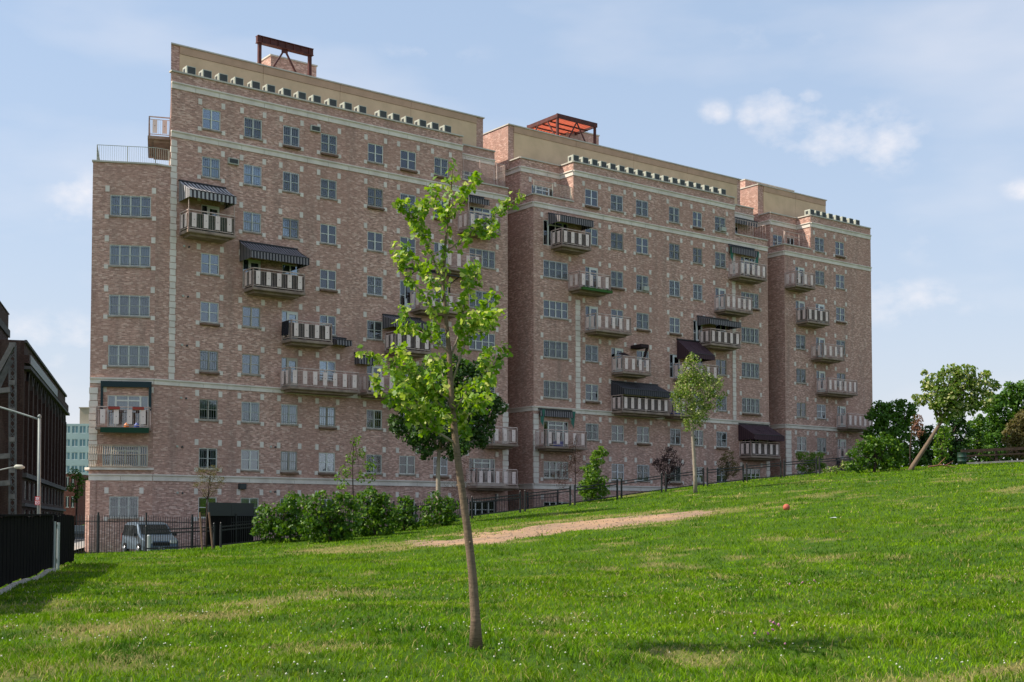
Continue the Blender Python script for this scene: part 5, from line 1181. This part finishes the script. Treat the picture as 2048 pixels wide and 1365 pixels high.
# bollard
bp = at(297, 1100, 60.5); b = MB(); b.tube([(0, 0, 0), (0, 0, .72), (0, 0, .78)], [.09, .09, .05], 10); put('bollard', b, mat('weathered pale bollard', (.42, .43, .42), .6), None, loc=(bp.x, bp.y, gz(bp.x, bp.y)), label='short pale bollard in front of the parked minivan', cat='bollard')
# ball on the lawn
bp = ground_at(1573, 1021); me = bpy.data.meshes.new('ball'); bm = bmesh.new(); bmesh.ops.create_icosphere(bm, subdivisions=3, radius=.15); bm.to_mesh(me); bm.free(); me.polygons.foreach_set('use_smooth', [True]*len(me.polygons))
new_obj('ball', me, None, [noisy('faded red rubber', (.50, .13, .08), (.42, .10, .06), 6, .7)], label='faded red ball lying in the grass near the crest', cat='ball', loc=bp+Vector((0, 0, .13)))
# litter, drum, fallen branch
lp = ground_at(1664, 1041); b = MB(); b.poly([(-.1, 0, .09), (.12, -.02, .1), (.16, .08, .12), (-.06, .09, .08)]); b.poly([(.12, -.02, .1), (.2, 0, .07), (.16, .08, .12)]); put('paper_scrap', b, mat('white paper', (.75, .77, .78), .8), None, loc=lp, label='scrap of white paper in the grass right of the ball', cat='litter')
dp = on_ground(1925, 98); b = MB(); b.tube([(0, 0, 0), (0, 0, .3), (0, 0, .31), (0, 0, .33), (0, 0, .62), (0, 0, .63), (0, 0, .65), (0, 0, .98), (0, 0, 1.0)], [.33, .33, .35, .33, .33, .35, .33, .33, .35], 16)
b.tube([(0, 0, 1.0), (0, 0, .75)], [.31, .3], 16, 0)
put('oil_drum', b, noisy('dark green drum paint', (.02, .07, .05), (.03, .045, .035), 5, .6), None, smooth=True, loc=dp, label='dark green steel drum at the end of the wooden fence', cat='drum')
bp = ground_at(1885, 938); b = MB(); b.tube([(-.9, 0, .12), (0, .1, .25), (.9, .2, .08)], [.05, .045, .02], 6); b.tube([(-.3, .05, .2), (.2, -.1, .75)], [.03, .01], 5); b.tube([(.2, .1, .2), (.8, .3, .5)], [.025, .008], 5); put('fallen_branch', b, noisy('broken reddish wood', (.30, .14, .09), (.18, .09, .06), 4, .9), None, loc=bp, label='broken reddish branch lying by the ivy column', cat='branch')

# ================================================================ LEFT SIDE OF THE STREET
# warehouse
M['brick_dark'] = brick_mat('dark warehouse brick', [(.035, .020, .017), (.05, .027, .022), (.062, .034, .028), (.08, .045, .036)], (.05, .035, .03), .22, .075, .4, (.09, .055, .045))
M['stone_grey'] = noisy('grey stone trim', (.085, .078, .075), (.05, .046, .044), 1, .9)
M['steel_grey'] = noisy('grey painted steel', (.12, .12, .118), (.07, .07, .07), 1.5, .7)
W0 = at(43, 1040, 140); W1 = at(127, 1040, 201); wd = (W1-W0); wd.z = 0; WL = wd.length; wa = math.atan2(wd.y, wd.x)
wz = lambda py: at(43, py, 140).z+1.75
wh = thing('warehouse', 'dark brick warehouse with arched piers at the left edge', 'warehouse', (W0.x, W0.y, -1.75), wa)
HT = wz(681)
# side face runs along +x of this frame, street is towards -y
SF = Face(0, 0, 0); nb = 11; bw = (WL-4)/nb; ops = []
for k in range(nb):
    x = 2+k*bw
    ops.append((x+.9, x+bw-.9, HT*.34, HT*.80))
    ops.append((x+1.0, x+bw-1.0, HT*.2, HT*.30)); ops.append((x+1.0, x+bw-1.0, 1.2, HT*.15))
mb = MB(); wall_face(mb, SF, 0, WL, 0, HT, ops); mb.quad((WL, 0, 0), (WL, 30, 0), (WL, 30, HT), (WL, 0, HT))
FF = Face(0, 30, -math.pi/2); ops2 = [(3+6*k, 7+6*k, HT*f0, HT*f1) for k in range(4) for f0, f1 in ((.12, .28), (.38, .52), (.6, .74))]
wall_face(mb, FF, 0, 30, 0, HT, ops2); mb.poly([(0, 0, HT-.3), (WL, 0, HT-.3), (WL, 30, HT-.3), (0, 30, HT-.3)], 2)
put('wall', mb, [M['brick_dark'], M['dark_room'], M['roof']], wh)
def wgl(fc, o_, arch=False):
    a0, a1, z0, z1 = o_; b = MB(); h_ = z1-z0; w_ = a1-a0; n = max(1, int(h_/3))
    b.box(0, .12, .15, .25, 0, h_); b.box(w_-.12, w_, .15, .25, 0, h_)
    for k in range(n+1): b.box(.12, w_-.12, .15, .25, h_*k/n-(.1 if k else 0), h_*k/n+(.1 if k < n else 0))
    o = put('window', b, M['steel_grey'], wh, loc=fc.p(a0, 0, z0), rz=fc.a)
    for k in range(n): new_obj('pane', box_mesh('pane', .12, w_-.12, .19, .2, .1, h_/n-.1, mat_gl), o, loc=(0, 0, h_*k/n))
mat_gl = mat('dusty dark glass', (.03, .033, .04), .25, 0, .5)
for o_ in ops: wgl(SF, o_)
for o_ in ops2: wgl(FF, o_)
for k in range(nb+1):
    x = 2+k*bw-.02; b = MB(); b.box(-.55, .55, -.35, 0, HT*.33, HT*.8)
    put('pier', b, M['brick_dark'], wh, loc=(x, 0, 0))
for k in range(nb):                                  # arch heads over the tall bays
    x = 2+k*bw; b = MB(); r_ = bw/2-.55; N_ = 8; cz = HT*.8-.6
    for j in range(N_):
        a, c = math.pi*j/N_, math.pi*(j+1)/N_
        b.quad((r_*math.cos(a), -.3, cz+r_*math.sin(a)*.9), (r_*1.22*math.cos(a), -.3, cz+r_*1.15*math.sin(a)*.9), (r_*1.22*math.cos(c), -.3, cz+r_*1.15*math.sin(c)*.9), (r_*math.cos(c), -.3, cz+r_*math.sin(c)*.9))
        b.quad((r_*math.cos(c), -.3, cz+r_*math.sin(c)*.9), (r_*math.cos(c), 0, cz+r_*math.sin(c)*.9), (r_*math.cos(a), 0, cz+r_*math.sin(a)*.9), (r_*math.cos(a), -.3, cz+r_*math.sin(a)*.9))
    put('arch', b, M['stone_grey'], wh, loc=(x+bw/2, 0, 0))
for z0, h_, pr, x0, x1, mm in ((HT*.885, .9, .5, 0, WL, 'brick_dark'), (HT*.31, .5, .45, 0, WL, 'stone_grey'), (HT*.165, .35, .35, 0, WL, 'stone_grey'), (HT-.25, .3, .25, 0, WL, 'stone_grey'), (HT*.855, .35, .7, 0, WL, 'stone_grey')):
    b = MB(); b.box(x0, x1, -pr, -.002, z0, z0+h_); put('cornice', b, M[mm], wh)
b = MB(); b.box(1, WL*.62, -.62, -.51, HT*.885, HT*.885+1.0); put('name_board', b, mat('blank grey board', (.30, .30, .31), .8), wh)
b = MB(); b.box(-.02, 12, 3, 26, HT-.3, wz(598)*1.0); put('tower', b, [M['brick_dark']], wh)
b = MB(); b.box(-.25, 12.2, 2.8, 26.2, wz(640)-.4, wz(632)); b.box(-.15, 12.1, 2.9, 26.1, wz(598), wz(596)); put('cornice', b, M['stone_grey'], wh)
# steel lattice frame on its front
def fp(px, py): v = at(px, py, 137); return Matrix.Rotation(-wa, 4, 'Z') @ (v-Vector((W0.x, W0.y, -1.75)))
b = MB()
c0, c1, c2, c3 = fp(19, 1035), fp(31, 1035), fp(19, 690), fp(31, 690)
b.bar(c0, c2, .2); b.bar(c1, c3, .2); nn = 24
for k in range(nn):
    p0, p1 = c0.lerp(c2, k/nn), c0.lerp(c2, (k+1)/nn); q0, q1 = c1.lerp(c3, k/nn), c1.lerp(c3, (k+1)/nn); b.bar(p0, q1, .07); b.bar(q0, p1, .07)
for k in (0, .12, .27, .45, .62, .78, 1): p0, q0 = c0.lerp(c2, k), c1.lerp(c3, k); b.bar(p0, q0, .3, .5)
put('lattice_column', b, M['steel_grey'], wh)
for (a_, c_) in (((-12, 760), (25, 692)), ((-40, 786), (22, 780)), ((-40, 916), (22, 912)), ((-40, 970), (22, 966)), ((-12, 792), (22, 720))):
    b = MB(); b.bar(fp(*a_), fp(*c_), .5 if a_[1] != 792 else .25, .55); put('girder', b, M['steel_grey'], wh)
# far buildings
def simple_building(name, label, cat, px0, px1, pyt, Y, wall, win, ncol, nrow, frame=None, depth=18, zb=-1.7, mech=None, colw=.62, rot=0):
    a = at(px0, 1040, Y); c = at(px1, 1040, Y); L = c.x-a.x; t = thing(name, label, cat, (a.x, Y, zb), rot); Hh = at(px0, pyt, Y).z-zb
    fc = Face(0, 0, 0); ops = []
    for i in range(ncol):
        for j in range(nrow):
            w = L/ncol; h = Hh/nrow; ops.append((i*w+w*(1-colw)/2, (i+1)*w-w*(1-colw)/2, j*h+h*.28, j*h+h*.85))
    mb = MB(); wall_face(mb, fc, 0, L, 0, Hh, ops); mb.quad((L, 0, 0), (L, depth, 0), (L, depth, Hh), (L, 0, Hh)); mb.quad((0, depth, 0), (0, 0, 0), (0, 0, Hh), (0, depth, Hh)); mb.poly([(0, 0, Hh), (L, 0, Hh), (L, depth, Hh), (0, depth, Hh)]); mb.quad((L, depth, 0), (0, depth, 0), (0, depth, Hh), (L, depth, Hh))
    put('wall', mb, [wall, M['dark_room'], M['roof']], t)
    for a0, a1, z0, z1 in ops:
        b = MB(); w_, h_ = a1-a0, z1-z0; b.box(0, w_, .05, .12, 0, .12); b.box(0, w_, .05, .12, h_-.12, h_); b.box(w_/2-.08, w_/2+.08, .05, .12, .12, h_-.12)
        o = put('window', b, frame or M['frame_pale'], t, loc=(a0, 0, z0)); new_obj('pane', box_mesh('pane', .0, w_/2-.08, .09, .1, .12, h_-.12, win), o); new_obj('pane', box_mesh('pane', w_/2+.08, w_, .09, .1, .12, h_-.12, win), o)
    if mech: b = MB(); b.box(*mech, Hh, Hh+4.2); b.box(mech[0]-.2, mech[1]+.2, mech[2]-.2, mech[3]+.2, Hh+4.2, Hh+4.5); put('roof_house', b, noisy('beige roof house', (.42, .34, .26), (.36, .29, .22), .5, .9), t)
    return t
simple_building('glass_building', 'pale teal glass building with a beige roof house far down the street', 'building', 124, 186, 848, 330, noisy('pale teal cladding', (.40, .50, .50), (.34, .44, .45), .2, .6), mat('teal window', (.10, .22, .26), .15, 0, .6), 4, 8, mat('white mullion', (.55, .6, .6), .6), mech=(3.5, 9, 2, 10), colw=.74)
simple_building('brick_house', 'low red brick building behind the street tree', 'building', 118, 150, 948, 230, brick_mat('red brick', [(.12, .04, .03), (.16, .05, .04), (.2, .07, .05), (.24, .09, .07)], (.12, .1, .09), pale=(.3, .14, .1)), mat('dark house window', (.05, .06, .07), .2), 3, 3, depth=9)
simple_building('brick_terrace', 'dark brick row closing the end of the street', 'building', 138, 240, 985, 260, M['brick_dark'], mat('pale house window', (.18, .2, .22), .2), 6, 2, depth=9)
# street lamps
def lamp(label, base, top, arm_end, r, droop=False):
    t = thing('street_lamp', label, 'street lamp', base, 0, 'street lamps on the left'); mt = M.setdefault('lamp_steel', noisy('grey green lamp steel', (.30, .33, .31), (.22, .25, .24), 1, .5)); top = Vector(top)-Vector(base); e = Vector(arm_end)-Vector(base)
    b = MB(); b.tube([(0, 0, 0), top], [r*1.25, r], 10); b.tube([top, top+Vector((0, 0, .12)), top+Vector((0, 0, .2))], [r*1.3, r*1.2, r*.3], 10); put('pole', b, mt, t, smooth=True)
    d = e-top; b = MB(); pts = [top+Vector((0, 0, -.1))+d*k/8+Vector((0, 0, .28*math.sin(math.pi*.5*k/8)-0*k)) for k in range(9)]; b.tube(pts, [r*.6]*9, 8); put('arm', b, mt, t, smooth=True)
    hd = pts[-1]; s = 1 if d.x > 0 else -1; b = MB(); b.tube([hd, hd+Vector((s*.12, 0, .02)), hd+Vector((s*.5, 0, 0)), hd+Vector((s*.7, 0, -.03))], [.05, .14, .15, .05], 10); put('lamp_head', b, M['metal_pale'], t, smooth=True)
    return t
b1 = on_ground(79, 72); b1.z = -1.7; lamp('tall grey lamp post with a curved arm and a red sign', b1, at(79, 836, 72), at(-60, 806, 72), .085)
b2 = Vector((-36.5, 84, -1.7)); tp2 = at(-72, 958, 84); tp2.x = b2.x if False else tp2.x; b2.x = tp2.x; lamp('lower grey lamp post whose arm reaches in from the left edge', b2, tp2, at(28, 940, 84), .07)
# sign on the pole
sp = at(75, 1002, 71.7); sg = thing('parking_sign', 'small red and white no standing sign on the tall lamp post', 'sign', sp)
b = MB(); b.box(-.14, .14, -.01, .01, -.24, .24); b.box(-.11, .11, -.013, -.0101, .05, .2, 1); b.box(-.11, .11, -.013, -.0101, -.2, .0, 1); b.box(-.06, .07, -.016, -.0131, -.17, -.03, 0); b.box(-.02, .03, -.019, -.0161, -.13, -.07, 1)
put('sign_board', b, [mat('red sign', (.55, .03, .03), .5), mat('white sign', (.7, .7, .7), .5)], sg)
b = MB(); b.box(.02, .1, .01, .1, -.04, .04); put('bracket', b, M['metal_pale'], sg)
cu = bpy.data.curves.new('sign_text', 'FONT'); cu.body = 'NO'; cu.size = .15; cu.align_x = 'CENTER'; cu.extrude = .001
to = bpy.data.objects.new('sign_text', cu); COL.objects.link(to); dg = bpy.context.evaluated_depsgraph_get(); tme = bpy.data.meshes.new_from_object(to.evaluated_get(dg)); bpy.data.objects.remove(to)
tme.materials.clear(); tme.materials.append(bpy.data.materials['red sign']); tx = new_obj('lettering', tme, sg, loc=(0, -.0145, .07)); tx.rotation_euler = (R(90), 0, 0)
